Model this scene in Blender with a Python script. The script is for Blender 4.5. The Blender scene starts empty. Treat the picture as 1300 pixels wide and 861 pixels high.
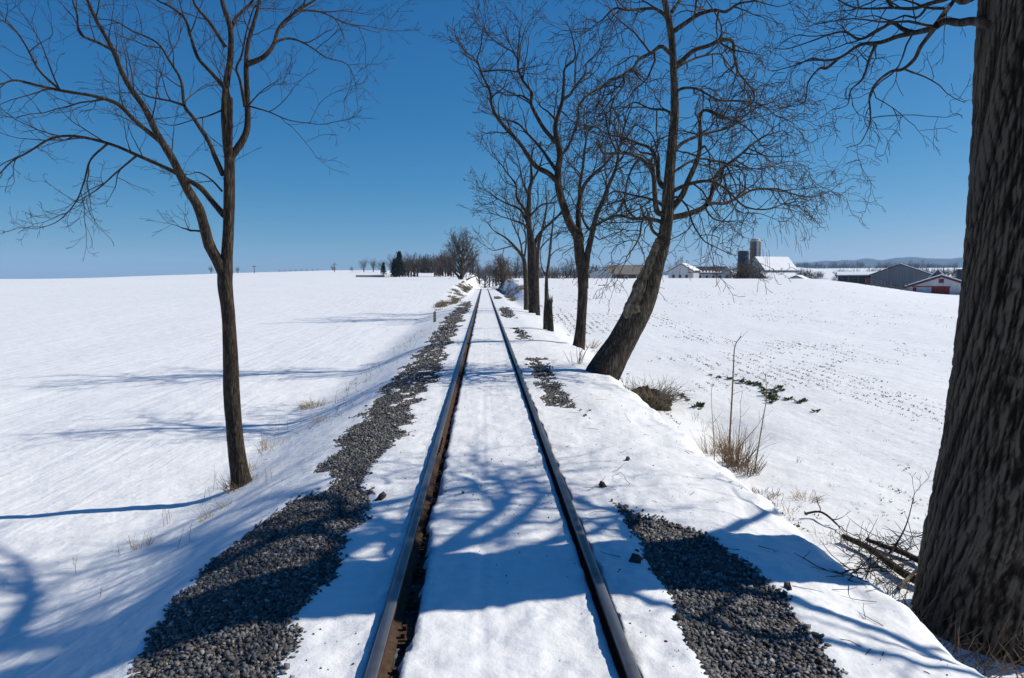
import bpy, math, random
import numpy as np
from mathutils import Vector

R = math.radians
scene = bpy.context.scene

# ------------------------------------------------------------------ camera
F = 900.0                      # focal length in photograph pixels (1300 wide)
CAM = np.array([-0.10, 0.0, 2.35])
YAW = math.atan((650 - 614.4) / F)
PITCH = math.atan((430.5 - 353.5) / F)
cam_d = bpy.data.cameras.new('camera')
cam_d.sensor_fit = 'HORIZONTAL'
cam_d.sensor_width = 36.0
cam_d.lens = 36.0 * F / 1300.0
cam_d.clip_start = 0.05
cam_d.clip_end = 30000
cam = bpy.data.objects.new('camera', cam_d)
scene.collection.objects.link(cam)
cam.location = CAM
cam.rotation_euler = (R(90) - PITCH, 0, -YAW)
scene.camera = cam

# ------------------------------------------------------------------ sky and sun
SUN_EL = R(42)
SUN_AZ = math.atan2(0.985, 0.174)          # clockwise from +Y: the sun stands to the right, a little ahead
world = bpy.data.worlds.new('World')
scene.world = world
world.use_nodes = True
wn = world.node_tree
sky = wn.nodes.new('ShaderNodeTexSky')
sky.sky_type = 'NISHITA'
sky.sun_disc = False
sky.sun_elevation = SUN_EL
sky.sun_rotation = SUN_AZ
sky.altitude = 1500
sky.air_density = 1.0
sky.dust_density = 1.0
sky.ozone_density = 6.0
bg = wn.nodes['Background']
bg.inputs['Strength'].default_value = 0.092
# the photograph's polarised, cool rendering of the sky: one colour curve over the whole of it
sep = wn.nodes.new('ShaderNodeSeparateColor'); cmb = wn.nodes.new('ShaderNodeCombineColor')
wn.links.new(sky.outputs['Color'], sep.inputs['Color'])
for ch, gain, power in (('Red', 0.155, 1.9), ('Green', 0.76, 0.96), ('Blue', 1.55, 0.69)):
    pw = wn.nodes.new('ShaderNodeMath'); pw.operation = 'POWER'; pw.inputs[1].default_value = power
    ml = wn.nodes.new('ShaderNodeMath'); ml.operation = 'MULTIPLY'; ml.inputs[1].default_value = gain
    wn.links.new(sep.outputs[ch], pw.inputs[0]); wn.links.new(pw.outputs[0], ml.inputs[0]); wn.links.new(ml.outputs[0], cmb.inputs[ch])
wn.links.new(cmb.outputs['Color'], bg.inputs['Color'])

sun_d = bpy.data.lights.new('sun', 'SUN')
sun_d.energy = 4.5
sun_d.angle = R(0.53)
sun_d.color = (1.0, 0.93, 0.80)
sun = bpy.data.objects.new('sun', sun_d)
scene.collection.objects.link(sun)
sdir = Vector((math.sin(SUN_AZ) * math.cos(SUN_EL), math.cos(SUN_AZ) * math.cos(SUN_EL), math.sin(SUN_EL)))
sun.rotation_euler = sdir.to_track_quat('Z', 'Y').to_euler()
sun.location = (30, 10, 40)

scene.view_settings.view_transform = 'Standard'
scene.view_settings.look = 'None'
scene.view_settings.exposure = 0.0
scene.view_settings.gamma = 1.0
scene.cycles.use_denoising = True
scene.cycles.max_bounces = 6
scene.cycles.diffuse_bounces = 3
scene.cycles.volume_bounces = 1
scene.cycles.caustics_reflective = False
scene.cycles.caustics_refractive = False

# ------------------------------------------------------------------ helpers
COL = scene.collection
rng = random.Random(7)
_cp, _sp, _cy, _sy = math.cos(PITCH), math.sin(PITCH), math.cos(YAW), math.sin(YAW)
FWD = np.array([_sy * _cp, _cy * _cp, -_sp])
RGT = np.array([_cy, -_sy, 0.0])
UPV = np.cross(RGT, FWD)


def ray(px, py):
    return FWD + RGT * ((px - 650) / F) + UPV * ((430.5 - py) / F)


def at(px, py, Y):
    d = ray(px, py)
    return CAM + d * (Y / d[1])


def _hash(ix, iy, seed):
    h = (ix.astype(np.int64) * 374761393 + iy.astype(np.int64) * 668265263 + seed * 1274126177) & 0xFFFFFFFF
    h = ((h ^ (h >> 13)) * 1274126177) & 0xFFFFFFFF
    h = h ^ (h >> 16)
    return (h & 0xFFFFFF) / float(0xFFFFFF)


def vnoise(x, y, seed=0):
    ix = np.floor(x); iy = np.floor(y)
    fx = x - ix; fy = y - iy
    fx = fx * fx * fx * (fx * (fx * 6 - 15) + 10); fy = fy * fy * fy * (fy * (fy * 6 - 15) + 10)
    ix = ix.astype(np.int64); iy = iy.astype(np.int64)
    a = _hash(ix, iy, seed); b = _hash(ix + 1, iy, seed)
    c = _hash(ix, iy + 1, seed); d = _hash(ix + 1, iy + 1, seed)
    return (a + (b - a) * fx) * (1 - fy) + (c + (d - c) * fx) * fy - 0.5


def fbm(x, y, seed=0, oct=3, gain=0.5):
    s = 0; a = 1.0
    for i in range(oct):
        s = s + a * vnoise(x, y, seed + i * 17)
        x = x * 2.03 + 11.3; y = y * 2.03 + 4.7; a *= gain
    return s


def ss(a, b, v):
    t = np.clip((v - a) / (b - a), 0, 1)
    return t * t * (3 - 2 * t)


def tag(o, label=None, category=None, group=None, kind=None):
    if label: o['label'] = label
    if category: o['category'] = category
    if group: o['group'] = group
    if kind: o['kind'] = kind
    return o


def empty(name, loc=(0, 0, 0), rz=0.0):
    o = bpy.data.objects.new(name, None)
    o.empty_display_size = 0.2
    o.location = loc
    o.rotation_euler = (0, 0, rz)
    COL.objects.link(o)
    return o


def link(name, me, mats, parent=None, loc=(0, 0, 0)):
    o = bpy.data.objects.new(name, me)
    if name in ('twigs', 'brush', 'seed_pods', 'splinters', 'snow_patches'): o['kind'] = 'stuff'   # too fine to pick apart
    if not isinstance(mats, (list, tuple)): mats = [mats]
    if len(me.materials) == 0:
        for m in mats: me.materials.append(m)
    o.location = loc
    COL.objects.link(o)
    if parent is not None: o.parent = parent
    return o


def mesh_np(name, V, quads=None, tris=None, smooth=True):
    V = np.asarray(V, dtype=np.float32).reshape(-1, 3)
    me = bpy.data.meshes.new(name)
    me.vertices.add(len(V)); me.vertices.foreach_set('co', V.ravel())
    q = np.asarray(quads, dtype=np.int32).reshape(-1, 4) if quads is not None and len(quads) else np.zeros((0, 4), np.int32)
    t = np.asarray(tris, dtype=np.int32).reshape(-1, 3) if tris is not None and len(tris) else np.zeros((0, 3), np.int32)
    nl = q.size + t.size
    me.loops.add(nl)
    me.loops.foreach_set('vertex_index', np.concatenate([q.ravel(), t.ravel()]).astype(np.int32))
    me.polygons.add(len(q) + len(t))
    st = np.concatenate([np.arange(len(q)) * 4, q.size + np.arange(len(t)) * 3]).astype(np.int32)
    me.polygons.foreach_set('loop_start', st)
    me.update(calc_edges=True)
    me.validate()
    if smooth:
        me.polygons.foreach_set('use_smooth', np.ones(len(me.polygons), dtype=bool))
    return me


class MB:
    """collects plain shapes into one mesh"""
    def __init__(s): s.v = []; s.f = []; s.m = []

    def add(s, vs, fs, mi=0):
        b = len(s.v); s.v += [tuple(map(float, p)) for p in vs]
        for f in fs: s.f.append([i + b for i in f]); s.m.append(mi)

    def box(s, x0, x1, y0, y1, z0, z1, mi=0):
        s.add([(x0, y0, z0), (x1, y0, z0), (x1, y1, z0), (x0, y1, z0), (x0, y0, z1), (x1, y0, z1), (x1, y1, z1), (x0, y1, z1)],
              [(0, 3, 2, 1), (4, 5, 6, 7), (0, 1, 5, 4), (1, 2, 6, 5), (2, 3, 7, 6), (3, 0, 4, 7)], mi)

    def prism(s, poly, axis, a, b, mi=0):
        """poly: 2D outline; axis x: (y,z) outline swept a..b along x; axis y: (x,z) swept along y"""
        n = len(poly)
        if axis == 'x': P = [(a, u, w) for u, w in poly] + [(b, u, w) for u, w in poly]
        elif axis == 'y': P = [(u, a, w) for u, w in poly] + [(u, b, w) for u, w in poly]
        else: P = [(u, w, a) for u, w in poly] + [(u, w, b) for u, w in poly]
        fs = [tuple(range(n)), tuple(range(2 * n - 1, n - 1, -1))]
        for i in range(n):
            j = (i + 1) % n
            fs.append((i, i + n, j + n, j))
        s.add(P, fs, mi)

    def mesh(s, name, smooth=False):
        me = bpy.data.meshes.new(name)
        me.from_pydata(s.v, [], s.f)
        import bmesh as _b
        bm = _b.new(); bm.from_mesh(me); _b.ops.recalc_face_normals(bm, faces=bm.faces); bm.to_mesh(me); bm.free()
        for p, mi in zip(me.polygons, s.m):
            p.material_index = mi; p.use_smooth = smooth
        return me

    def build(s, name, mats, parent=None, loc=(0, 0, 0), smooth=False):
        return link(name, s.mesh(name, smooth), mats, parent, loc)


def tubes_mesh(name, tubes, origin, sides_of=None):
    """tubes: list of (pts Nx3, radii N, sides). One mesh; tubes of equal ring count are meshed together."""
    groups = {}
    for P, r, sd in tubes:
        groups.setdefault((len(P), sd), []).append((P, r))
    V = []; Q = []; base = 0
    org = np.asarray(origin, dtype=float)
    for (n, sd), lst in groups.items():
        P = np.array([a for a, _ in lst], dtype=float) - org
        r = np.array([b for _, b in lst], dtype=float)
        T = np.gradient(P, axis=1)
        T /= np.linalg.norm(T, axis=2, keepdims=True) + 1e-9
        ref = np.tile(np.array([1.0, 0.13, 0.21]), (len(lst), 1))
        par = np.abs((T[:, 0] * ref).sum(1)) > 0.9
        ref[par] = (0.1, 1.0, 0.2)
        N = ref - T[:, 0] * (ref * T[:, 0]).sum(1, keepdims=True)
        N /= np.linalg.norm(N, axis=1, keepdims=True)
        ang = np.arange(sd) * 2 * math.pi / sd
        rings = []
        for k in range(n):
            N = N - T[:, k] * (N * T[:, k]).sum(1, keepdims=True)
            N /= np.linalg.norm(N, axis=1, keepdims=True) + 1e-9
            B = np.cross(T[:, k], N)
            ring = P[:, k, None, :] + r[:, k, None, None] * (np.cos(ang)[None, :, None] * N[:, None, :] + np.sin(ang)[None, :, None] * B[:, None, :])
            rings.append(ring)
        G = np.stack(rings, 1)                       # T,n,sd,3
        V.append(G.reshape(-1, 3))
        tI = np.arange(len(lst))[:, None, None] * (n * sd)
        kI = np.arange(n - 1)[None, :, None] * sd
        j = np.arange(sd)[None, None, :]; j2 = (j + 1) % sd
        a = tI + kI + j; b = tI + kI + j2; c = tI + kI + sd + j2; d = tI + kI + sd + j
        Q.append(np.stack([a, b, c, d], -1).reshape(-1, 4) + base)
        base += len(lst) * n * sd
    return mesh_np(name, np.concatenate(V), np.concatenate(Q))


# ------------------------------------------------------------------ materials
def mat(name):
    m = bpy.data.materials.new(name); m.use_nodes = True
    nt = m.node_tree
    return m, nt, nt.nodes['Principled BSDF']


def nd(nt, t, **kw):
    n = nt.nodes.new(t)
    for k, v in kw.items():
        if k in ('operation', 'blend_type', 'data_type', 'attribute_name', 'noise_dimensions', 'feature', 'distance', 'interpolation_type', 'wave_type', 'bands_direction'):
            setattr(n, k, v)
        else: n.inputs[k].default_value = v
    return n


def L(nt, a, b): nt.links.new(a, b)


def coords(nt, scale=(1, 1, 1), kind='Object'):
    tc = nt.nodes.new('ShaderNodeTexCoord'); mp = nt.nodes.new('ShaderNodeMapping')
    mp.inputs['Scale'].default_value = scale
    L(nt, tc.outputs[kind], mp.inputs['Vector'])
    return mp.outputs['Vector']


def ramp(nt, fac, stops):
    r = nt.nodes.new('ShaderNodeValToRGB')
    el = r.color_ramp.elements
    while len(el) < len(stops): el.new(0.5)
    for e, (p, c) in zip(el, stops):
        e.position = p; e.color = (*c, 1) if len(c) == 3 else c
    L(nt, fac, r.inputs['Fac'])
    return r.outputs['Color']


def simple(name, c1, c2, scale=8, rough=0.8, bump=0.0, stretch=(1, 1, 1), metal=0.0, detail=5, spec=0.3, bdist=0.01):
    m, nt, b = mat(name)
    v = coords(nt, stretch)
    n = nd(nt, 'ShaderNodeTexNoise', Scale=scale, Detail=detail, Roughness=0.6); L(nt, v, n.inputs['Vector'])
    L(nt, ramp(nt, n.outputs['Fac'], [(0.3, c1), (0.7, c2)]), b.inputs['Base Color'])
    b.inputs['Roughness'].default_value = rough
    b.inputs['Metallic'].default_value = metal
    b.inputs['Specular IOR Level'].default_value = spec
    if bump:
        bp = nd(nt, 'ShaderNodeBump', Strength=bump, Distance=bdist); L(nt, n.outputs['Fac'], bp.inputs['Height'])
        L(nt, bp.outputs['Normal'], b.inputs['Normal'])
    return m


def bark(name, c1, c2, c3, scale=14, zst=0.22, bump=0.8, bdist=0.02):
    m, nt, b = mat(name)
    v = coords(nt, (1, 1, zst))
    wob = nd(nt, 'ShaderNodeTexNoise', Scale=scale * 0.8, Detail=4.0, Roughness=0.6); L(nt, v, wob.inputs['Vector'])
    rd = nd(nt, 'ShaderNodeMath', operation='SUBTRACT'); L(nt, wob.outputs['Fac'], rd.inputs[0]); rd.inputs[1].default_value = 0.5
    vo = nd(nt, 'ShaderNodeMath', operation='ABSOLUTE'); L(nt, rd.outputs[0], vo.inputs[0])
    ns = nd(nt, 'ShaderNodeTexNoise', Scale=scale * 2.5, Detail=6.0, Roughness=0.65); L(nt, v, ns.inputs['Vector'])
    big = nd(nt, 'ShaderNodeTexNoise', Scale=1.3, Detail=3.0)
    L(nt, coords(nt), big.inputs['Vector'])
    h1 = nd(nt, 'ShaderNodeMath', operation='MULTIPLY'); L(nt, vo.outputs[0], h1.inputs[0]); h1.inputs[1].default_value = 3.2
    h2 = nd(nt, 'ShaderNodeMath', operation='ADD'); L(nt, h1.outputs[0], h2.inputs[0]); L(nt, ns.outputs['Fac'], h2.inputs[1])
    c = ramp(nt, h2.outputs[0], [(0.45, c1), (0.75, c2), (1.0, c3)])
    cm = nd(nt, 'ShaderNodeMixRGB', blend_type='MULTIPLY', Fac=0.6); L(nt, c, cm.inputs['Color1'])
    L(nt, ramp(nt, big.outputs['Fac'], [(0.35, (0.62, 0.62, 0.62)), (0.65, (1.15, 1.1, 1.05))]), cm.inputs['Color2'])
    L(nt, cm.outputs['Color'], b.inputs['Base Color'])
    b.inputs['Roughness'].default_value = 0.9
    b.inputs['Specular IOR Level'].default_value = 0.2
    bp = nd(nt, 'ShaderNodeBump', Strength=bump, Distance=bdist); L(nt, h2.outputs[0], bp.inputs['Height'])
    L(nt, bp.outputs['Normal'], b.inputs['Normal'])
    return m


M = {}
M['bark_brown'] = bark('bark_brown', (0.02, 0.015, 0.011), (0.065, 0.049, 0.036), (0.12, 0.095, 0.07), 34, 0.16, 0.8, 0.02)
M['bark_grey'] = bark('bark_grey', (0.026, 0.021, 0.015), (0.085, 0.071, 0.054), (0.16, 0.137, 0.105), 16, 0.16, 0.9, 0.04)
M['bark_dark'] = bark('bark_dark', (0.016, 0.0125, 0.010), (0.048, 0.038, 0.03), (0.09, 0.074, 0.059), 12, 0.16, 0.8, 0.04)
M['bark_limb'] = bark('bark_big', (0.014, 0.011, 0.009), (0.066, 0.056, 0.047), (0.14, 0.122, 0.104), 26, 0.12, 1.0, 0.03)


def big_bark():
    m, nt, b = mat('bark_big')
    a = nd(nt, 'ShaderNodeAttribute', attribute_name='ridge')
    n = nd(nt, 'ShaderNodeTexNoise', Scale=46.0, Detail=8.0, Roughness=0.75); L(nt, coords(nt, (1, 1, 0.3)), n.inputs['Vector'])
    n2 = nd(nt, 'ShaderNodeTexNoise', Scale=2.2, Detail=4.0); L(nt, coords(nt), n2.inputs['Vector'])
    n3 = nd(nt, 'ShaderNodeMath', operation='SUBTRACT'); L(nt, n.outputs['Fac'], n3.inputs[0]); n3.inputs[1].default_value = 0.5
    h = nd(nt, 'ShaderNodeMath', operation='MULTIPLY_ADD'); L(nt, n3.outputs[0], h.inputs[0]); h.inputs[1].default_value = 1.1; L(nt, a.outputs['Fac'], h.inputs[2])
    c = ramp(nt, h.outputs[0], [(0.2, (0.016, 0.0125, 0.010)), (0.65, (0.068, 0.056, 0.046)), (1.0, (0.15, 0.13, 0.108))])
    mx = nd(nt, 'ShaderNodeMixRGB', blend_type='MULTIPLY', Fac=0.7); L(nt, c, mx.inputs['Color1'])
    L(nt, ramp(nt, n2.outputs['Fac'], [(0.3, (0.7, 0.72, 0.72)), (0.7, (1.2, 1.12, 1.02))]), mx.inputs['Color2'])
    L(nt, mx.outputs['Color'], b.inputs['Base Color'])
    b.inputs['Roughness'].default_value = 0.92; b.inputs['Specular IOR Level'].default_value = 0.2
    bp = nd(nt, 'ShaderNodeBump', Strength=1.0, Distance=0.05); L(nt, n.outputs['Fac'], bp.inputs['Height'])
    L(nt, bp.outputs['Normal'], b.inputs['Normal'])
    return m


M['bark_big'] = big_bark()
M['twig_far'] = simple('twig_far', (0.05, 0.04, 0.034), (0.13, 0.105, 0.088), .5, 0.9)
M['twig_brown'] = simple('twig_brown', (0.06, 0.042, 0.03), (0.16, 0.115, 0.08), .5, 0.9)
M['twig'] = simple('twig', (0.022, 0.016, 0.012), (0.058, 0.043, 0.032), 6, 0.85)
M['twig_dark'] = simple('twig_dark', (0.018, 0.014, 0.011), (0.045, 0.035, 0.028), 5, 0.85)
M['dead_wood'] = simple('dead_wood', (0.06, 0.048, 0.035), (0.3, 0.25, 0.18), 7, 0.9, 0.8, (1, 1, 0.3), bdist=0.03)
M['bank_grass'] = simple('bank_grass', (0.045, 0.036, 0.02), (0.2, 0.155, 0.085), 2.5, 0.9)
M['torn_wood'] = simple('torn_wood', (0.035, 0.028, 0.021), (0.27, 0.225, 0.16), 11, 0.9, 1.0, (1, 1, 0.5), bdist=0.05)
M['straw'] = simple('straw', (0.22, 0.15, 0.075), (0.48, 0.36, 0.2), 14, 0.85)
M['brown_stem'] = simple('brown_stem', (0.09, 0.058, 0.035), (0.24, 0.165, 0.1), 20, 0.85)
M['green'] = simple('green', (0.018, 0.04, 0.012), (0.05, 0.085, 0.025), 14, 0.7)
M['stone_lone'] = simple('stone_lone', (0.03, 0.026, 0.024), (0.09, 0.08, 0.072), 22, 0.85, 0.4)
M['earth'] = simple('earth', (0.03, 0.022, 0.016), (0.1, 0.075, 0.05), 12, 0.95, 0.9, bdist=0.04)
M['tie'] = simple('tie', (0.03, 0.022, 0.016), (0.09, 0.066, 0.046), 9, 0.9, 0.5, (8, 1, 8))
M['rust'] = simple('rust', (0.028, 0.016, 0.011), (0.085, 0.048, 0.03), 26, 0.85, 0.3)
M['snow_roof'] = simple('snow_roof', (0.78, 0.8, 0.84), (0.86, 0.87, 0.89), 0.7, 0.7, 0.4, bdist=0.2)
M['white_wall'] = simple('white_wall', (0.42, 0.44, 0.46), (0.62, 0.63, 0.63), 1.2, 0.8, 0, (1, 1, 0.2))
M['pale_wall'] = simple('pale_wall', (0.3, 0.34, 0.39), (0.42, 0.46, 0.5), 1.2, 0.7, 0, (4, 4, 0.1))
M['grey_wall'] = simple('grey_wall', (0.085, 0.1, 0.12), (0.13, 0.15, 0.175), 1.0, 0.7, 0, (3, 3, 0.1))
M['dark_wall'] = simple('dark_wall', (0.02, 0.022, 0.028), (0.05, 0.052, 0.06), 1.0, 0.8)
M['dark_roof'] = simple('dark_roof', (0.03, 0.03, 0.034), (0.075, 0.07, 0.07), 2.0, 0.8)
M['tan_roof'] = simple('tan_roof', (0.19, 0.165, 0.13), (0.29, 0.255, 0.21), 1.2, 0.8)
M['brown_wall'] = simple('brown_wall', (0.05, 0.042, 0.04), (0.09, 0.075, 0.068), 1.2, 0.85)
M['red_paint'] = simple('red_paint', (0.2, 0.018, 0.02), (0.3, 0.03, 0.032), 2, 0.6)
M['white_trim'] = simple('white_trim', (0.6, 0.6, 0.6), (0.75, 0.75, 0.74), 3, 0.6)
M['glass'] = simple('glass', (0.01, 0.012, 0.015), (0.03, 0.034, 0.04), 1.0, 0.12, spec=0.6)
M['concrete'] = simple('concrete', (0.1, 0.088, 0.074), (0.2, 0.175, 0.145), 0.8, 0.85, 0, (1, 1, 0.25))
M['blue_steel'] = simple('blue_steel', (0.012, 0.022, 0.045), (0.025, 0.04, 0.07), 0.9, 0.4, 0, (1, 1, 0.2))
M['metal_cap'] = simple('metal_cap', (0.4, 0.41, 0.42), (0.55, 0.55, 0.55), 2, 0.5)
M['fence_wood'] = simple('fence_wood', (0.09, 0.075, 0.06), (0.2, 0.17, 0.14), 12, 0.9)
M['pole_wood'] = simple('pole_wood', (0.06, 0.045, 0.035), (0.13, 0.1, 0.08), 9, 0.9)
M['evergreen'] = simple('evergreen', (0.008, 0.016, 0.009), (0.022, 0.04, 0.02), 1.5, 0.85)
M['hill_wood'] = simple('hill_wood', (0.02, 0.024, 0.03), (0.05, 0.052, 0.056), 0.012, 0.95)
M['wood_mass'] = simple('wood_mass', (0.03, 0.025, 0.022), (0.075, 0.062, 0.054), 0.4, 0.95)


def rail_mat():
    m, nt, b = mat('rail_steel')
    v = coords(nt, (1, 0.05, 1))
    n = nd(nt, 'ShaderNodeTexNoise', Scale=18.0, Detail=4.0); L(nt, v, n.inputs['Vector'])
    n2 = nd(nt, 'ShaderNodeTexNoise', Scale=3.0, Detail=5.0); L(nt, coords(nt), n2.inputs['Vector'])
    c = ramp(nt, n.outputs['Fac'], [(0.3, (0.12, 0.125, 0.135)), (0.7, (0.26, 0.27, 0.29))])
    r = ramp(nt, n2.outputs['Fac'], [(0.35, (0.2, 0.11, 0.07)), (0.65, (0.09, 0.05, 0.03))])
    mk = ramp(nt, n2.outputs['Fac'], [(0.56, (0, 0, 0)), (0.72, (0.55, 0.55, 0.55))])
    mx = nd(nt, 'ShaderNodeMixRGB'); L(nt, mk, mx.inputs['Fac']); L(nt, c, mx.inputs['Color1']); L(nt, r, mx.inputs['Color2'])
    L(nt, mx.outputs['Color'], b.inputs['Base Color'])
    b.inputs['Metallic'].default_value = 0.75
    b.inputs['Roughness'].default_value = 0.42
    return m


M['rail_steel'] = rail_mat()


def stone_mat():
    m, nt, b = mat('ballast_stone')
    a = nd(nt, 'ShaderNodeAttribute', attribute_name='shade')
    c = ramp(nt, a.outputs['Fac'], [(0.0, (0.04, 0.039, 0.041)), (0.4, (0.13, 0.127, 0.128)), (0.75, (0.28, 0.275, 0.27)), (1.0, (0.5, 0.49, 0.48))])
    n = nd(nt, 'ShaderNodeTexNoise', Scale=40.0, Detail=3.0); L(nt, coords(nt), n.inputs['Vector'])
    mx = nd(nt, 'ShaderNodeMixRGB', blend_type='MULTIPLY', Fac=0.7); L(nt, c, mx.inputs['Color1'])
    L(nt, ramp(nt, n.outputs['Fac'], [(0.3, (0.6, 0.6, 0.6)), (0.7, (1.2, 1.2, 1.2))]), mx.inputs['Color2'])
    br = nd(nt, 'ShaderNodeTexNoise', Scale=5.0, Detail=5.0, Roughness=0.7); L(nt, coords(nt), br.inputs['Vector'])
    m2 = nd(nt, 'ShaderNodeMixRGB', blend_type='MULTIPLY'); L(nt, ramp(nt, br.outputs['Fac'], [(0.5, (0, 0, 0)), (0.7, (0.8, 0.8, 0.8))]), m2.inputs['Fac'])
    L(nt, mx.outputs['Color'], m2.inputs['Color1']); m2.inputs['Color2'].default_value = (1.0, 0.78, 0.6, 1)
    L(nt, m2.outputs['Color'], b.inputs['Base Color'])
    b.inputs['Roughness'].default_value = 0.75
    return m


M['ballast_stone'] = stone_mat()


def ground_mat():
    m, nt, b = mat('snow_ground')
    tc = coords(nt)
    bal = nd(nt, 'ShaderNodeAttribute', attribute_name='ballast')
    rows = nd(nt, 'ShaderNodeAttribute', attribute_name='rows')
    soil = nd(nt, 'ShaderNodeAttribute', attribute_name='soil')
    # snow
    n1 = nd(nt, 'ShaderNodeTexNoise', Scale=55.0, Detail=5.0, Roughness=0.65); L(nt, tc, n1.inputs['Vector'])
    n2 = nd(nt, 'ShaderNodeTexNoise', Scale=9.0, Detail=5.0, Roughness=0.6); L(nt, tc, n2.inputs['Vector'])
    n3 = nd(nt, 'ShaderNodeTexNoise', Scale=1.1, Detail=4.0, Roughness=0.55); L(nt, tc, n3.inputs['Vector'])
    # faint drilled rows running with the track
    rv = coords(nt, (1, 0.06, 1))
    wv = nd(nt, 'ShaderNodeTexNoise', Scale=3.2, Detail=3.0, Roughness=0.5); L(nt, rv, wv.inputs['Vector'])
    snow = ramp(nt, n2.outputs['Fac'], [(0.3, (0.79, 0.805, 0.83)), (0.7, (0.87, 0.878, 0.89))])
    # dirt specks on snow
    sp = nd(nt, 'ShaderNodeTexNoise', Scale=7.5, Detail=6.0, Roughness=0.75)
    L(nt, coords(nt, (1.0, 0.7, 1)), sp.inputs['Vector'])
    pat = nd(nt, 'ShaderNodeTexNoise', Scale=0.22, Detail=3.0); L(nt, coords(nt, (1, 0.3, 1)), pat.inputs['Vector'])
    s1 = nd(nt, 'ShaderNodeMath', operation='MULTIPLY_ADD'); L(nt, pat.outputs['Fac'], s1.inputs[0]); s1.inputs[1].default_value = 0.26
    L(nt, sp.outputs['Fac'], s1.inputs[2])
    s2 = ramp(nt, s1.outputs[0], [(0.775, (0, 0, 0)), (0.80, (1, 1, 1))])
    s3 = nd(nt, 'ShaderNodeMath', operation='MULTIPLY'); L(nt, s2, s3.inputs[0]); L(nt, soil.outputs['Fac'], s3.inputs[1])
    mxs = nd(nt, 'ShaderNodeMixRGB'); L(nt, s3.outputs[0], mxs.inputs['Fac']); L(nt, snow, mxs.inputs['Color1'])
    mxs.inputs['Color2'].default_value = (0.16, 0.14, 0.11, 1)
    # gravel bed where the snow has gone
    e = nd(nt, 'ShaderNodeTexNoise', Scale=16.0, Detail=4.0); L(nt, tc, e.inputs['Vector'])
    e1 = nd(nt, 'ShaderNodeMath', operation='MULTIPLY_ADD'); L(nt, e.outputs['Fac'], e1.inputs[0]); e1.inputs[1].default_value = 0.7
    L(nt, bal.outputs['Fac'], e1.inputs[2])
    bm = ramp(nt, e1.outputs[0], [(0.80, (0, 0, 0)), (0.88, (1, 1, 1))])
    vo = nd(nt, 'ShaderNodeTexVoronoi', Scale=24.0); L(nt, tc, vo.inputs['Vector'])
    grav = ramp(nt, vo.outputs['Color'], [(0.1, (0.03, 0.028, 0.027)), (0.7, (0.085, 0.08, 0.078)), (1.0, (0.17, 0.165, 0.16))])
    mx = nd(nt, 'ShaderNodeMixRGB'); L(nt, bm, mx.inputs['Fac']); L(nt, mxs.outputs['Color'], mx.inputs['Color1']); L(nt, grav, mx.inputs['Color2'])
    L(nt, mx.outputs['Color'], b.inputs['Base Color'])
    rr = nd(nt, 'ShaderNodeMapRange'); L(nt, bm, rr.inputs['Value']); rr.inputs['To Min'].default_value = 0.62; rr.inputs['To Max'].default_value = 0.9
    L(nt, rr.outputs['Result'], b.inputs['Roughness'])
    b.inputs['Specular IOR Level'].default_value = 0.3
    # relief
    b1 = nd(nt, 'ShaderNodeBump', Strength=0.22, Distance=0.012); L(nt, n1.outputs['Fac'], b1.inputs['Height'])
    b2 = nd(nt, 'ShaderNodeBump', Strength=0.3, Distance=0.05); L(nt, n2.outputs['Fac'], b2.inputs['Height']); L(nt, b1.outputs['Normal'], b2.inputs['Normal'])
    b3 = nd(nt, 'ShaderNodeBump', Strength=0.35, Distance=0.25); L(nt, n3.outputs['Fac'], b3.inputs['Height']); L(nt, b2.outputs['Normal'], b3.inputs['Normal'])
    rw = nd(nt, 'ShaderNodeMath', operation='MULTIPLY'); L(nt, wv.outputs['Fac'], rw.inputs[0]); L(nt, rows.outputs['Fac'], rw.inputs[1])
    b4 = nd(nt, 'ShaderNodeBump', Strength=0.38, Distance=0.12); L(nt, rw.outputs[0], b4.inputs['Height']); L(nt, b3.outputs['Normal'], b4.inputs['Normal'])
    vb = nd(nt, 'ShaderNodeMath', operation='MULTIPLY'); L(nt, vo.outputs['Distance'], vb.inputs[0]); L(nt, bm, vb.inputs[1])
    b5 = nd(nt, 'ShaderNodeBump', Strength=1.0, Distance=-0.03); L(nt, vb.outputs[0], b5.inputs['Height']); L(nt, b4.outputs['Normal'], b5.inputs['Normal'])
    L(nt, b5.outputs['Normal'], b.inputs['Normal'])
    return m


M['snow_ground'] = ground_mat()

# ------------------------------------------------------------------ terrain
RAIL_X = 0.7535
RAIL_TOP = 0.09


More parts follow.
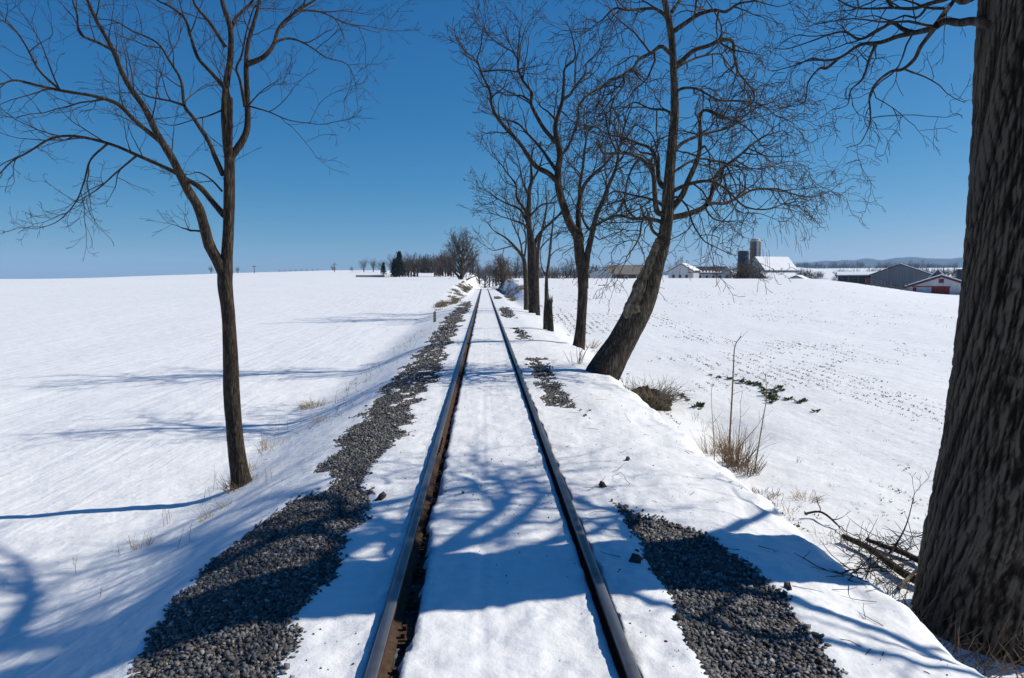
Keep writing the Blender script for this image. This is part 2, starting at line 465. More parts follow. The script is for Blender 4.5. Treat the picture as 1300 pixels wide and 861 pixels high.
def ballast_mask(x, y):
    """1 where the stones show through the snow"""
    wob = fbm(y * 0.35, y * 0 + 3.1, 5, 3)
    wob2 = fbm(y * 0.5, y * 0 + 9.7, 8, 3)
    edge = fbm(x * 2.2, y * 1.6, 21, 3)
    inn = -1.38 + 0.28 * wob - 0.22 * ss(5.5, 9, y) * (1 - ss(9, 13, y))
    out = -2.28 + 0.45 * wob2
    l = ss(-0.13, 0.13, (inn - x) + 0.3 * edge) * ss(-0.16, 0.16, (x - out) + 0.42 * edge)
    l = l * (1 - ss(62, 74, y + 10 * edge)) * ss(-26, -24, y)
    gap = ss(0.22, 0.36, fbm(y * 0.22 + 40, x * 0.4, 31, 3)) * ss(26, 34, y)
    l = l * (1 - gap)

    def blob(xa, xb, ya, yb, sx=0.12, sy=0.6):
        return ss(-sx, sx, (x - xa) + 0.3 * edge) * ss(-sx, sx, (xb - x) + 0.3 * edge) * ss(-sy, sy, (y - ya) + 1.2 * edge) * ss(-sy, sy, (yb - y) + 1.2 * edge)
    isl = 1 - ss(0.2, 0.27, fbm(x * 3.1 + 5, y * 2.6, 61, 2)) * ss(5.5, 6.0, y)
    wr = 0.16 * fbm(y * 0.8, y * 0 + 6, 68, 2) - 0.16 * ss(5.0, 7.2, y)
    r = ss(-.07, .07, x - 1.27 + 0.12 * edge) * ss(-.07, .07, 2.05 + wr - x + 0.14 * edge) * ss(-.25, .25, 7.1 - y - 0.9 * (x - 1.3) + 0.4 * edge) * ss(-3.2, -3.0, y)
    r = np.maximum(r, blob(1.18, 1.55, 12.8, 20.5))
    r = np.maximum(r, blob(1.15, 1.75, 43, 57, 0.15, 2.0))
    r = np.maximum(r, blob(1.3, 1.65, 28, 33, 0.12, 1.0))
    r = np.maximum(r, blob(1.2, 1.9, 82, 92, 0.2, 2.0))
    # thin snow still lying among the stones
    left_over = 0.9 * ss(0.24, 0.36, fbm(x * 7.1 + 9, y * 5.4, 63, 3)) * ss(9, 14, y)
    return np.clip(np.maximum(l, r) * (1 - left_over), 0, 1)


def H(x, y, fine=True):
    x = np.asarray(x, float); y = np.asarray(y, float)
    yy = np.maximum(y, 1.0)
    rr = np.sqrt(x * x + y * y)
    zt = -2.2 * ss(150, 260, y)
    zt = zt + 4.0 * ss(270, 420, y)
    # fields to either side
    zL = -1.1 + 3.27 * ss(8, 170, y) - 0.0035 * np.minimum(np.abs(x), 160)
    zL = zL + 4.6 * np.exp(-((x + 70) / 98) ** 2 - ((y - 385) / 95) ** 2)
    zL = zL - 7.0 * ss(480, 1100, rr)
    zR = -0.95 + 3.3 * ss(12, 150, y) * (1 - 0.93 * ss(0, 30, x - 0.45 * y))
    zR = zR - 3.4 * ss(158, 225, y) - 2.0 * ss(300, 600, y)
    zR = zR + (12 + 22 * ss(.22, .42, x / yy)) * ss(600, 2100, rr)
    roll = 0.5 * fbm(x * 0.02, y * 0.02, 3, 3) * ss(20, 120, rr)
    zL = zL + roll + 0.10 * fbm(x * 0.25, y * 0.18, 12, 2) * ss(4, 8, np.abs(x))
    zR = zR + roll * 0.6 + 0.12 * fbm(x * 0.3, y * 0.2, 14, 2) * ss(4, 8, np.abs(x))
    # hollow in the field below the weeds
    zR = zR - 0.28 * np.exp(-((x - 5.3) / 0.9) ** 2 - ((y - 15.6) / 1.8) ** 2)
    wob = 0.22 * fbm(y * 0.3, y * 0 + 2, 44, 3)
    eL = -1.5 + wob * 0.6
    eR = 2.95 + wob + 0.2 * fbm(y * 0.9, y * 0 + 7, 46, 3) + 0.12 * fbm(x * 3, y * 3, 47, 2)
    tL = ss(0, 1, (eL - x) / 3.5)
    tR = ss(0, 1, (x - eR) / (0.95 + 1.0 * ss(10, 40, y)))
    z = (zt - 0.15 * ss(1.9, 3.4, x)) * (1 - tL) * (1 - tR) + zL * tL + zR * tR
    z = z + 0.10 * fbm(x * 2.6, y * 2.2, 58, 3) * np.exp(-((x - 3.2) / 0.6) ** 2) * np.exp(-np.maximum(y, 0) / 40)
    if fine:
        near = np.exp(-(np.maximum(rr - 6, 0) / 22))
        z = z + 0.05 * fbm(x * 0.9, y * 0.8, 33, 3) * ss(1.0, 2.0, np.abs(x)) * near
        z = z + 0.022 * fbm(x * 3.5, y * 3.0, 35, 3) * near
        z = z + 0.010 * fbm(x * 13, y * 12, 39, 2) * near
        crust = np.exp(-(np.maximum(np.abs(x) - 1.0, 0) / 0.35) ** 2) * np.exp(-np.maximum(y - 4, 0) / 14)
        z = z + crust * (0.016 * fbm(x * 9, y * 8, 139, 2) + 0.018 * np.maximum(fbm(x * 5, y * 4.5, 141, 3), 0.08))
        # faint wheel marks in the snow between the rails, low ridges over the sleepers
        inner = (np.abs(x) < 0.62)
        z = z - inner * 0.012 * (np.exp(-((x + 0.12) / 0.03) ** 2) + np.exp(-((x - 0.02) / 0.025) ** 2)) * near
        z = z + inner * 0.006 * np.sin(y * 2 * math.pi / 0.56 + 2 * fbm(x, y * 0.4, 4, 2))
        b = ballast_mask(x, y)
        z = z - 0.035 * b
        # melted gutters along the rails
        en = 0.05 * fbm(y * 5.0, y * 0 + 1.0, 50, 3) + 0.03 * fbm(y * 1.2, y * 0 + 5, 51, 2)
        en2 = 0.05 * fbm(y * 5.0, y * 0 + 31.0, 54, 3)
        u = x + RAIL_X
        g = ss(-0.06, -0.045, u) * ss(0, 0.03, 0.152 + en - u)
        u2 = x - RAIL_X
        g2 = ss(-0.065, -0.05, u2) * ss(0, 0.02, 0.072 + 0.8 * en2 - u2)
        z = z - 0.115 * np.maximum(g, g2) * (y < 175)
        lip = np.exp(-((u + 0.1) / 0.06) ** 2) + np.exp(-((u2 + 0.11) / 0.06) ** 2)
        z = z + 0.012 * lip * (y < 175)
    return z


def gz(x, y): return float(H(np.array([x]), np.array([y]))[0])


def ground_at(px, py):
    d = ray(px, py)
    t0 = 2.0
    ts = np.geomspace(2.0, 3000, 4000)
    P = CAM[None] + d[None] * ts[:, None]
    below = P[:, 2] < H(P[:, 0], P[:, 1], False)
    i = int(np.argmax(below)) if below.any() else len(ts) - 1
    p = P[i].copy(); p[2] = gz(p[0], p[1])
    return p


def axis_x():
    xs = [0.0]
    x = 0.0
    while x < 9500:
        if 0.60 < x < 0.94: dx = 0.016
        elif x < 4.6: dx = 0.04
        else: dx = 0.04 + 0.042 * (x - 4.6)
        x += dx; xs.append(x)
    xs = np.array(xs)
    return np.concatenate([-xs[:0:-1], xs])


def axis_y():
    ys = []; y = 2.6
    while y < 9500:
        ys.append(y)
        y += 0.0092 * max(y, 3.6) if y < 260 else 0.02 * y
    b = []; y = 2.6; d = 0.05
    while y > -60:
        d *= 1.12; y -= min(d, 3.0); b.append(y)
    return np.array(b[::-1] + ys)


gx, gy = axis_x(), axis_y()
XX, YY = np.meshgrid(gx, gy)
ZZ = H(XX, YY)
nx, ny = len(gx), len(gy)
idx = np.arange(nx * ny).reshape(ny, nx)
Q = np.stack([idx[:-1, :-1], idx[:-1, 1:], idx[1:, 1:], idx[1:, :-1]], -1).reshape(-1, 4)
gme = mesh_np('ground', np.stack([XX, YY, ZZ], -1), Q)
BB = ballast_mask(XX, YY)
u = XX + RAIL_X; u2 = XX - RAIL_X
flat = ZZ < -0.075
gut = ((np.abs(u - 0.05) < 0.16) | (np.abs(u2) < 0.12)) & flat & (YY < 175)
BB = np.maximum(BB, gut * 1.0)
for nm, arr in (('ballast', BB),
                ('rows', ss(-4.5, -7, XX) * 1.0 * (YY > -60) + 0.6 * ss(5, 8, XX)),
                ('soil', ss(3.9, 5.2, XX) * (1 - 0.65 * ss(60, 130, YY)) * (1 - ss(180, 260, YY)))):
    at_ = gme.attributes.new(nm, 'FLOAT', 'POINT')
    at_.data.foreach_set('value', arr.astype(np.float32).ravel())
ground = link('ground', gme, M['snow_ground'])
tag(ground, 'snow covered ground of the fields and railway bank', kind='structure')

# ------------------------------------------------------------------ railway track
track = tag(empty('railway_track', (0, 0, 0)), 'straight single railway track running through the snow to the horizon', 'railway track')


def rail_profile():
    t = RAIL_TOP
    h = [(-0.036, -0.006), (-0.030, 0.0), (0.030, 0.0), (0.036, -0.006), (0.036, -0.036), (0.010, -0.046), (0.009, -0.125), (0.03, -0.14), (0.07, -0.152), (0.07, -0.164),
         (-0.07, -0.164), (-0.07, -0.152), (-0.03, -0.14), (-0.009, -0.125), (-0.010, -0.046), (-0.036, -0.036)]
    return [(a, t + b) for a, b in h]


def rail_mesh():
    pr = rail_profile(); n = len(pr)
    ys = np.concatenate([np.arange(-30, 150, 3.0), np.arange(150, 262, 4.0)])
    zt = -2.2 * ss(150, 260, ys)
    V = np.array([[(a, y, b + z) for a, b in pr] for y, z in zip(ys, zt)])
    i = np.arange(len(ys) - 1)[:, None] * n; j = np.arange(n)[None]; j2 = (j + 1) % n
    Qr = np.stack([i + j, i + j2, i + n + j2, i + n + j], -1).reshape(-1, 4)
    me = mesh_np('rail', V, Qr, smooth=False)
    me.materials.append(M['rail_steel']); me.materials.append(M['rust'])
    mi = np.ones((len(ys) - 1, n), np.int32); mi[:, 0:3] = 0
    me.polygons.foreach_set('material_index', mi.ravel())
    me.update()
    return me


rme = rail_mesh()
rails = []
for s in (-1, 1):
    o = link('rail', rme, [], track, (s * RAIL_X, 0, 0)); rails.append(o)
# joint bars with bolts
fb = MB()
for s in (-1, 1):
    fb.box(min(s * 0.011, s * 0.028), max(s * 0.011, s * 0.028), -0.45, 0.45, RAIL_TOP - 0.12, RAIL_TOP - 0.048)
    for k in range(6):
        y = -0.375 + k * 0.15
        a, b = (0.028, 0.05) if s > 0 else (-0.05, -0.028)
        fb.box(a, b, y - 0.017, y + 0.017, RAIL_TOP - 0.1, RAIL_TOP - 0.066)
fme = fb.mesh('joint_bar'); fme.materials.append(M['rust'])
for k, s in enumerate((0, 1)):
    for y in range(-4, 100, 12):
        link('joint_bar', fme, [], rails[s], (0, y + 1.9 + 5 * k, 0))
# sleepers with tie plates and spikes
tb = MB(); tb.prism([(-1.3, -0.26), (1.3, -0.26), (1.3, -0.083), (1.28, -0.074), (-1.28, -0.074), (-1.3, -0.083)], 'y', -0.115, 0.115)
tme = tb.mesh('sleeper'); tme.materials.append(M['tie'])
pb = MB()
pb.box(-0.16, 0.16, -0.09, 0.09, -0.0745, -0.062)
for sx in (-0.1, 0.1):
    for sy in (-0.055, 0.05):
        pb.box(sx - 0.014, sx + 0.014, sy - 0.014, sy + 0.014, -0.064, -0.03)
pme = pb.mesh('tie_plate'); pme.materials.append(M['rust'])
y = -2.0; k = 0
while y < 60:
    o = link('sleeper', tme, [], track, (rng.uniform(-.03, .03), y, 0)); o.rotation_euler.z = rng.uniform(-.012, .012)
    if y < 22:
        for s in (-1, 1): link('tie_plate', pme, [], o, (s * RAIL_X - o.location.x, 0, 0))
    y += 0.56 + rng.uniform(-0.03, 0.03); k += 1

# ------------------------------------------------------------------ ballast stones
nrs = np.random.RandomState(11)


IV = np.array([(x_, y_, z_) for z_ in (-1, 1) for y_ in (-1, 1) for x_ in (-1, 1)], float) * 0.72
IF = np.array([(0, 2, 3), (0, 3, 1), (4, 5, 7), (4, 7, 6), (0, 1, 5), (0, 5, 4), (2, 6, 7), (2, 7, 3), (0, 4, 6), (0, 6, 2), (1, 3, 7), (1, 7, 5)])


def stones(cx, cy, cz, size, seed):
    rs = np.random.RandomState(seed)
    n = len(cx)
    j = rs.uniform(-0.42, 0.36, (n, 8, 3))
    sc = np.stack([rs.uniform(0.8, 1.4, n), rs.uniform(0.6, 1.0, n), rs.uniform(0.45, 0.85, n)], -1)[:, None, :]
    V = (IV[None] + j) * sc * size[:, None, None]
    ax = rs.normal(size=(n, 3)); ax /= np.linalg.norm(ax, axis=1, keepdims=True)
    an = rs.uniform(0, 2 * math.pi, n)
    c = np.cos(an)[:, None, None]; s_ = np.sin(an)[:, None, None]
    A = ax[:, None, :]
    V = V * c + np.cross(np.broadcast_to(A, V.shape), V) * s_ + A * (V * A).sum(-1, keepdims=True) * (1 - c)
    V += np.stack([cx, cy, cz], -1)[:, None, :]
    T = (IF[None] + np.arange(n)[:, None, None] * 8).reshape(-1, 3)
    return V.reshape(-1, 3), T, np.repeat(np.clip(rs.beta(1.3, 2.4, n), 0, 1), 8)


def ballast_bed(name, label, side):
    xs = []; ys = []; sz = []
    bands = [(2.4, 9, 3600, .006, .028), (9, 16, 1600, .010, .03), (16, 30, 420, .022, .042), (30, 72, 60, .045, .08)]
    if side > 0: bands[3] = (30, 92, 60, .045, .08)
    for ya, yb, dens, s0, s1 in bands:
        xa, xb = (-2.9, -1.0) if side < 0 else (1.0, 2.4)
        n = int((yb - ya) * (xb - xa) * dens)
        x = nrs.uniform(xa, xb, n); y_ = nrs.uniform(ya, yb, n)
        m = ballast_mask(x, y_)
        keep = (nrs.uniform(0, 1, n) < np.clip((m - 0.12) * 1.8, 0, 1)) | ((nrs.uniform(0, 1, n) < 0.03) & (m > 0.02))
        x = x[keep]; y_ = y_[keep]
        xs.append(x); ys.append(y_); sz.append(s0 + (s1 - s0) * nrs.beta(1.3, 2.8, len(x)))
    x = np.concatenate(xs); y_ = np.concatenate(ys); s_ = np.concatenate(sz)
    z = H(x, y_) + s_ * nrs.uniform(-0.15, 0.5, len(x))
    V, T, sh = stones(x, y_, z, s_, 5 + side)
    me = mesh_np(name, V, None, T, smooth=False)
    a = me.attributes.new('shade', 'FLOAT', 'POINT'); a.data.foreach_set('value', sh.astype(np.float32))
    return tag(link(name, me, M['ballast_stone']), label, 'gravel', kind='stuff')


ballast_bed('ballast_gravel', 'strip of dark grey ballast stones bare of snow left of the rails', -1)
ballast_bed('ballast_gravel', 'patches of dark grey ballast stones bare of snow right of the rails', 1)

# ------------------------------------------------------------------ trees
def catmull(P, per=5):
    P = np.asarray(P, float)
    if len(P) < 3:
        t = np.linspace(0, 1, per + 1)[:, None]
        return P[0] * (1 - t) + P[-1] * t
    E = np.vstack([2 * P[0] - P[1], P, 2 * P[-1] - P[-2]])
    out = []
    for i in range(len(P) - 1):
        p0, p1, p2, p3 = E[i], E[i + 1], E[i + 2], E[i + 3]
        for k in range(per):
            t = k / per
            out.append(0.5 * ((2 * p1) + (-p0 + p2) * t + (2 * p0 - 5 * p1 + 4 * p2 - p3) * t * t + (-p0 + 3 * p1 - 3 * p2 + p3) * t ** 3))
    out.append(P[-1])
    return np.array(out)


def traced(points, Y, dy, r0, r1, per=4, knots=0.0, rg=None):
    """an observed limb: picture points at the tree's own distance Y, drifting dy metres away along its length; radii in metres"""
    n = len(points)
    W = np.array([at(px, py, Y + dy * (i / max(1, n - 1)) ** 1.2) for i, (px, py) in enumerate(points)])
    P = catmull(W, per)
    t = np.linspace(0, 1, len(P))
    r = r0 + (r1 - r0) * t ** 0.85
    if knots and rg:
        r = r * np.array([1 + rg.uniform(-knots, knots) for _ in r])
    return P, r


def nrm(v):
    l = math.sqrt(v[0] * v[0] + v[1] * v[1] + v[2] * v[2]) or 1.0
    return (v[0] / l, v[1] / l, v[2] / l)


def grow_pts(p, d, length, n, wig, trop, rg):
    pts = [p]; st = length / (n - 1)
    for i in range(n - 1):
        d = nrm((d[0] + rg.gauss(0, wig), d[1] + rg.gauss(0, wig), d[2] + rg.gauss(0, wig) + trop))
        p = (p[0] + d[0] * st, p[1] + d[1] * st, p[2] + d[2] * st)
        pts.append(p)
    return pts


def side_dir(t, ang, rg):
    """a direction leaning ang away from t, any way round"""
    while True:
        v = (rg.gauss(0, 1), rg.gauss(0, 1), rg.gauss(0, 1))
        k = v[0] * t[0] + v[1] * t[1] + v[2] * t[2]
        w = (v[0] - k * t[0], v[1] - k * t[1], v[2] - k * t[2])
        if w[0] ** 2 + w[1] ** 2 + w[2] ** 2 > 0.05: break
    w = nrm(w); c, s = math.cos(ang), math.sin(ang)
    return nrm((t[0] * c + w[0] * s, t[1] * c + w[1] * s, t[2] * c + w[2] * s))


def ramify(P, r, st, lev, out, rg, tmin=0.2):
    """grow the side branches and twigs of one branch; st: per-level lists"""
    if lev >= len(st['len']): return
    P = [tuple(p) for p in P]
    seg = [math.dist(P[i], P[i + 1]) for i in range(len(P) - 1)]
    tot = sum(seg)
    cum = [0.0]
    for s in seg: cum.append(cum[-1] + s)
    cnt = tot * (1 - tmin) * st['dens'][lev]
    cnt = int(cnt) + (rg.random() < cnt - int(cnt))
    jobs = [tmin + (1 - tmin) * (k + rg.random()) / cnt for k in range(cnt)]
    if st.get('tip', True): jobs += [0.985, 0.97]
    for t in jobs:
        s = t * tot; i = 0
        while i < len(seg) - 1 and cum[i + 1] < s: i += 1
        f = (s - cum[i]) / (seg[i] or 1)
        a, b = P[i], P[i + 1]
        p = (a[0] + (b[0] - a[0]) * f, a[1] + (b[1] - a[1]) * f, a[2] + (b[2] - a[2]) * f)
        tg = nrm((b[0] - a[0], b[1] - a[1], b[2] - a[2]))
        pr = r[i] + (r[i + 1] - r[i]) * f
        ang = R(rg.uniform(*st['ang'])) * (0.45 if t > 0.965 else 1)
        d = side_dir(tg, ang, rg)
        d = nrm((d[0], d[1], d[2] + st['lift'][lev]))
        ln = st['len'][lev] * rg.uniform(0.45, 1.1) * (1 - 0.35 * t) * min(1.0, 0.35 + tot / (2.2 * st['len'][lev]))
        n = st['n'][lev]
        r0 = min(pr * 0.7, st['rad'][lev] * (0.5 + 0.5 * ln / st['len'][lev]))
        r1 = max(st['rmin'], r0 * 0.3)
        pts = grow_pts(p, d, ln, n, st['wig'][lev], st['trop'][lev], rg)
        rad = [r0 + (r1 - r0) * k / (n - 1) for k in range(n)]
        out.append((pts, rad, st['sides'][lev]))
        ramify(pts, rad, st, lev + 1, out, rg, 0.15)


def stub_end(P, r, k=0.25):
    P = list(map(tuple, P)); r = list(r)
    a, b = P[-2], P[-1]; d = nrm((b[0] - a[0], b[1] - a[1], b[2] - a[2]))
    P.append((b[0] + d[0] * r[-1] * 0.3, b[1] + d[1] * r[-1] * 0.3, b[2] + d[2] * r[-1] * 0.3)); r.append(r[-1] * k)
    P.append((P[-1][0] + d[0] * 0.005, P[-1][1] + d[1] * 0.005, P[-1][2] + d[2] * 0.005)); r.append(0.002)
    return np.array(P), np.array(r)


def trunk_mesh(name, P, r, origin, sides=36, rough=0.05, flare=0.0, seed=0, roots=5, per_m=14, furrow=0.0):
    """a trunk with an uneven outline, root flare and knots"""
    P = np.asarray(P, float); r = np.asarray(r, float)
    seg = np.linalg.norm(np.diff(P, axis=0), axis=1); s = np.concatenate([[0], np.cumsum(seg)])
    n = max(12, int(s[-1] * per_m))
    q = np.linspace(0, s[-1], n)
    C = np.stack([np.interp(q, s, P[:, k]) for k in range(3)], -1); rr_ = np.interp(q, s, r)
    T = np.gradient(C, axis=0); T /= np.linalg.norm(T, axis=1, keepdims=True)
    N = np.array([1.0, 0.0, 0.0]); V = []; RG = []
    ang = np.arange(sides) * 2 * math.pi / sides
    for k in range(n):
        N = N - T[k] * N.dot(T[k]); N /= np.linalg.norm(N); B = np.cross(T[k], N)
        cx, sx = np.cos(ang), np.sin(ang)
        m = 1 + rough * 2 * (fbm(cx * 1.3 + seed, sx * 1.3 + q[k] * 0.8, seed, 3))
        m += rough * (fbm(cx * 4 + seed, sx * 4 + q[k] * 2.2, seed + 3, 2))
        fl = flare * math.exp(-q[k] / (rr_[0] * 1.15))
        m += fl * (0.75 + 0.45 * np.cos(roots * ang + seed) + 0.5 * fbm(cx * 1.5, sx * 1.5 + 9, seed + 7, 2))
        if furrow:
            w = fbm(cx * 2.2 + 5, sx * 2.2 + q[k] * 1.3, seed + 11, 3) * 5.0 + 2.4 * vnoise(cx * 7 + 9, sx * 7 + q[k] * 3.4, seed + 13)
            a1 = np.abs(np.sin(ang * 33 + w * 1.2))
            a2 = fbm(cx * 15, sx * 15 + q[k] * 7.0, seed + 17, 3)
            a3 = fbm(cx * 40, sx * 40 + q[k] * 24.0, seed + 19, 2)
            g_ = np.clip(0.75 * a1 ** 0.6 + 0.9 * a2 + 0.6 * a3 + 0.12, 0, 1.3)
            RG.append(g_)
            m = m + furrow * (g_ - 0.6) / rr_[k]
        V.append(C[k] + (rr_[k] * m)[:, None] * (cx[:, None] * N + sx[:, None] * B))
    V = np.array(V) - np.asarray(origin)
    i = np.arange(n - 1)[:, None] * sides; j = np.arange(sides)[None]; j2 = (j + 1) % sides
    Qd = np.stack([i + j, i + j2, i + sides + j2, i + sides + j], -1).reshape(-1, 4)
    me = mesh_np(name, V, Qd)
    if furrow:
        at_ = me.attributes.new('ridge', 'FLOAT', 'POINT'); at_.data.foreach_set('value', np.array(RG, dtype=np.float32).ravel())
    return me


def bare_tree(name, label, base, Y, trunk, limbs, style, mats, seed, group=None, flare=0.35, sides=36, rough=0.05, rs=1.0, ts=1.0, trunk_from=0.55, twig_trunk=True):
    """base: root point; trunk: (points with radius px); limbs: list of (points, dy, r0px, r1px, twig start)"""
    rg = random.Random(seed)
    root = empty(name, tuple(base))
    tag(root, label, 'tree', group)
    sc = Y / F * rs
    TP = np.array([at(px, py, Y) for px, py, _ in trunk]); TR = np.array([q * sc * ts for _, _, q in trunk])
    TP = np.vstack([TP[0] - np.array([0, 0, 0.45]), TP]); TR = np.concatenate([[TR[0] * 1.1], TR])
    P = catmull(TP, 5); r = np.interp(np.linspace(0, 1, len(P)), np.linspace(0, 1, len(TR)), TR)
    link('trunk', trunk_mesh('trunk', P, r, base, sides, rough, flare, seed, per_m=max(5, 300 / Y)), mats[0], root)
    if twig_trunk:
        out = []
        ramify(P, r, style, 1, out, rg, trunk_from)
        if out: link('twigs', tubes_mesh('twigs', out, base), mats[1], root)
    for pts, dy, r0, r1, tm in limbs:
        LP, lr = traced(pts, Y, dy, r0 * sc, r1 * sc, 4, 0.05, rg)
        if r1 >= 2.4: LP, lr = stub_end(LP, lr)
        lo = link('limb', tubes_mesh('limb', [(LP, lr, 10)], base), mats[0], root)
        out = []
        ramify(LP, lr, style, 0, out, rg, tm)
        if out: link('twigs', tubes_mesh('twigs', out, base), mats[1], lo)
    return root


# ---- the slender forked tree on the left bank
ST_LEFT = dict(len=[1.25, 0.62, 0.26], dens=[3.4, 4.6, 4.5], ang=(28, 62), lift=[0.12, 0.1, 0.05], n=[8, 6, 4], wig=[0.13, 0.17, 0.2], trop=[0.03, 0.02, 0.0],
               rad=[0.013, 0.0066, 0.0044], rmin=0.003, sides=[4, 3, 3])
b = ground_at(307, 616); YL = b[1]
left_tree = bare_tree(
    'bare_tree', 'slender bare tree with a forked trunk on the bank left of the track', b, YL,
    [(309, 624, 20), (305, 600, 16), (300, 570, 14), (297, 540, 13), (294, 500, 13.5), (293, 460, 12.5), (291, 420, 11.5), (289, 390, 11.5), (286, 365, 12.5), (286, 345, 12.5), (288, 325, 9.3), (290, 290, 8.6),
     (291, 250, 9.2), (291, 225, 9.4), (291, 205, 8.5), (287, 185, 5.6), (285.5, 168, 5.2), (284.5, 142, 5.2), (287.5, 104, 5.4), (292, 77, 5.0), (293, 40, 4.4), (286, 15, 4.0), (282, 0, 3.6), (276, -50, 2.6), (268, -110, 1.6), (262, -160, 0.7)],
    [([(286, 352), (279, 336), (266, 312), (260, 290), (252, 264), (239, 242), (228, 220), (219, 202), (208, 184), (199, 169), (184, 138), (165, 111), (153, 88), (142, 61), (123, 27), (111, 0), (100, -35), (92, -80)], -1.2, 9.5, 1.0, .35),
     ([(291, 205), (295, 197), (307, 180), (314, 161), (314, 126), (312.5, 88), (314.4, 57.5), (324, 23), (330, 0), (337, -40), (348, -95), (352, -150)], 0.5, 6.6, 0.9, .45),
     ([(290, 215), (291.5, 190), (292, 150), (292.5, 124)], -0.15, 4.4, 3.6, .8),
     ([(286, 113), (268, 92), (251, 73), (242, 46), (234, 23), (215, 8), (199, 0), (178, -20), (160, -50)], 0.9, 3.2, 0.7, .2),
     ([(286, 60), (268, 31), (249, 8), (240, -15), (225, -50)], -0.8, 2.8, 0.8, .2),
     ([(293, 48), (297, 27), (310, 12), (322, 0), (335, -20), (345, -60)], 0.7, 3.0, 0.8, .2),
     ([(313, 82), (333.6, 73), (347, 57.5), (355, 34.5), (376, 15), (400, 0), (432, -22), (470, -60)], 1.0, 4.2, 0.9, .25),
     ([(347, 54), (368, 49), (391, 57.5), (414, 73), (441, 82), (452, 107)], 1.3, 1.9, 0.5, .2),
     ([(374, 13), (406, 15), (433, 27), (460, 36), (482, 42)], 1.3, 1.7, 0.4, .2),
     ([(285, 274), (272, 259), (255, 239), (237, 228), (224, 220), (206, 211), (175, 197.5), (140, 183), (96, 173), (65, 176), (38, 192), (15, 205), (0, 220), (-22, 238)], 0.9, 4.8, 0.6, .3),
     ([(213, 188), (199, 176), (184, 164), (169, 151), (149, 132), (119, 122), (77, 115), (42, 107), (19, 102), (0, 107), (-40, 112)], -1.6, 4.2, 0.7, .2),
     ([(77, 115), (50, 90), (34.5, 61), (19, 38), (4, 27), (-20, 15)], -1.8, 1.9, 0.5, .15),
     ([(136, 183), (115, 203), (107, 230), (96, 257), (75, 280), (54, 289)], 0.9, 1.8, 0.5, .2),
     ([(172, 199), (149, 218), (123, 241), (96, 257)], 0.9, 1.7, 0.6, .2),
     ([(283, 222), (272, 197), (265, 180), (245, 149), (234, 134), (230, 103), (215, 77), (199, 54), (169, 40), (146, 27), (122, 24)], 1.4, 4.0, 0.6, .3),
     ([(234, 134), (215, 128), (184, 121), (168, 104)], 1.2, 2.2, 0.6, .2),
     ([(284, 139), (265, 147), (249, 151), (222, 159), (203, 157)], -0.7, 1.4, 0.4, .2),
     ([(151, 84), (146, 67), (126, 55), (101.6, 43), (98, 19), (92, 0), (88, -30)], -1.0, 2.6, 0.7, .2),
     ([(313, 134), (341, 142), (368, 153), (406, 158)], -0.4, 1.3, 0.4, .15),
     ([(312, 138), (333, 115), (357, 100)], -0.5, 1.2, 0.4, .15),
     ([(311, 136), (305, 103), (300, 87), (307, 70), (313, 40), (322, 10)], -0.4, 2.4, 0.9, .3),
     ([(282, 243), (268, 228), (252, 219), (240, 222)], -0.5, 1.8, 0.5, .2),
     ([(257, 294), (248, 293), (241, 293)], -0.2, 1.7, 1.2, .3)],
    ST_LEFT, (M['bark_brown'], M['twig']), 3, flare=0.3, sides=40, rough=0.07, trunk_from=0.5, rs=0.83, ts=0.85)

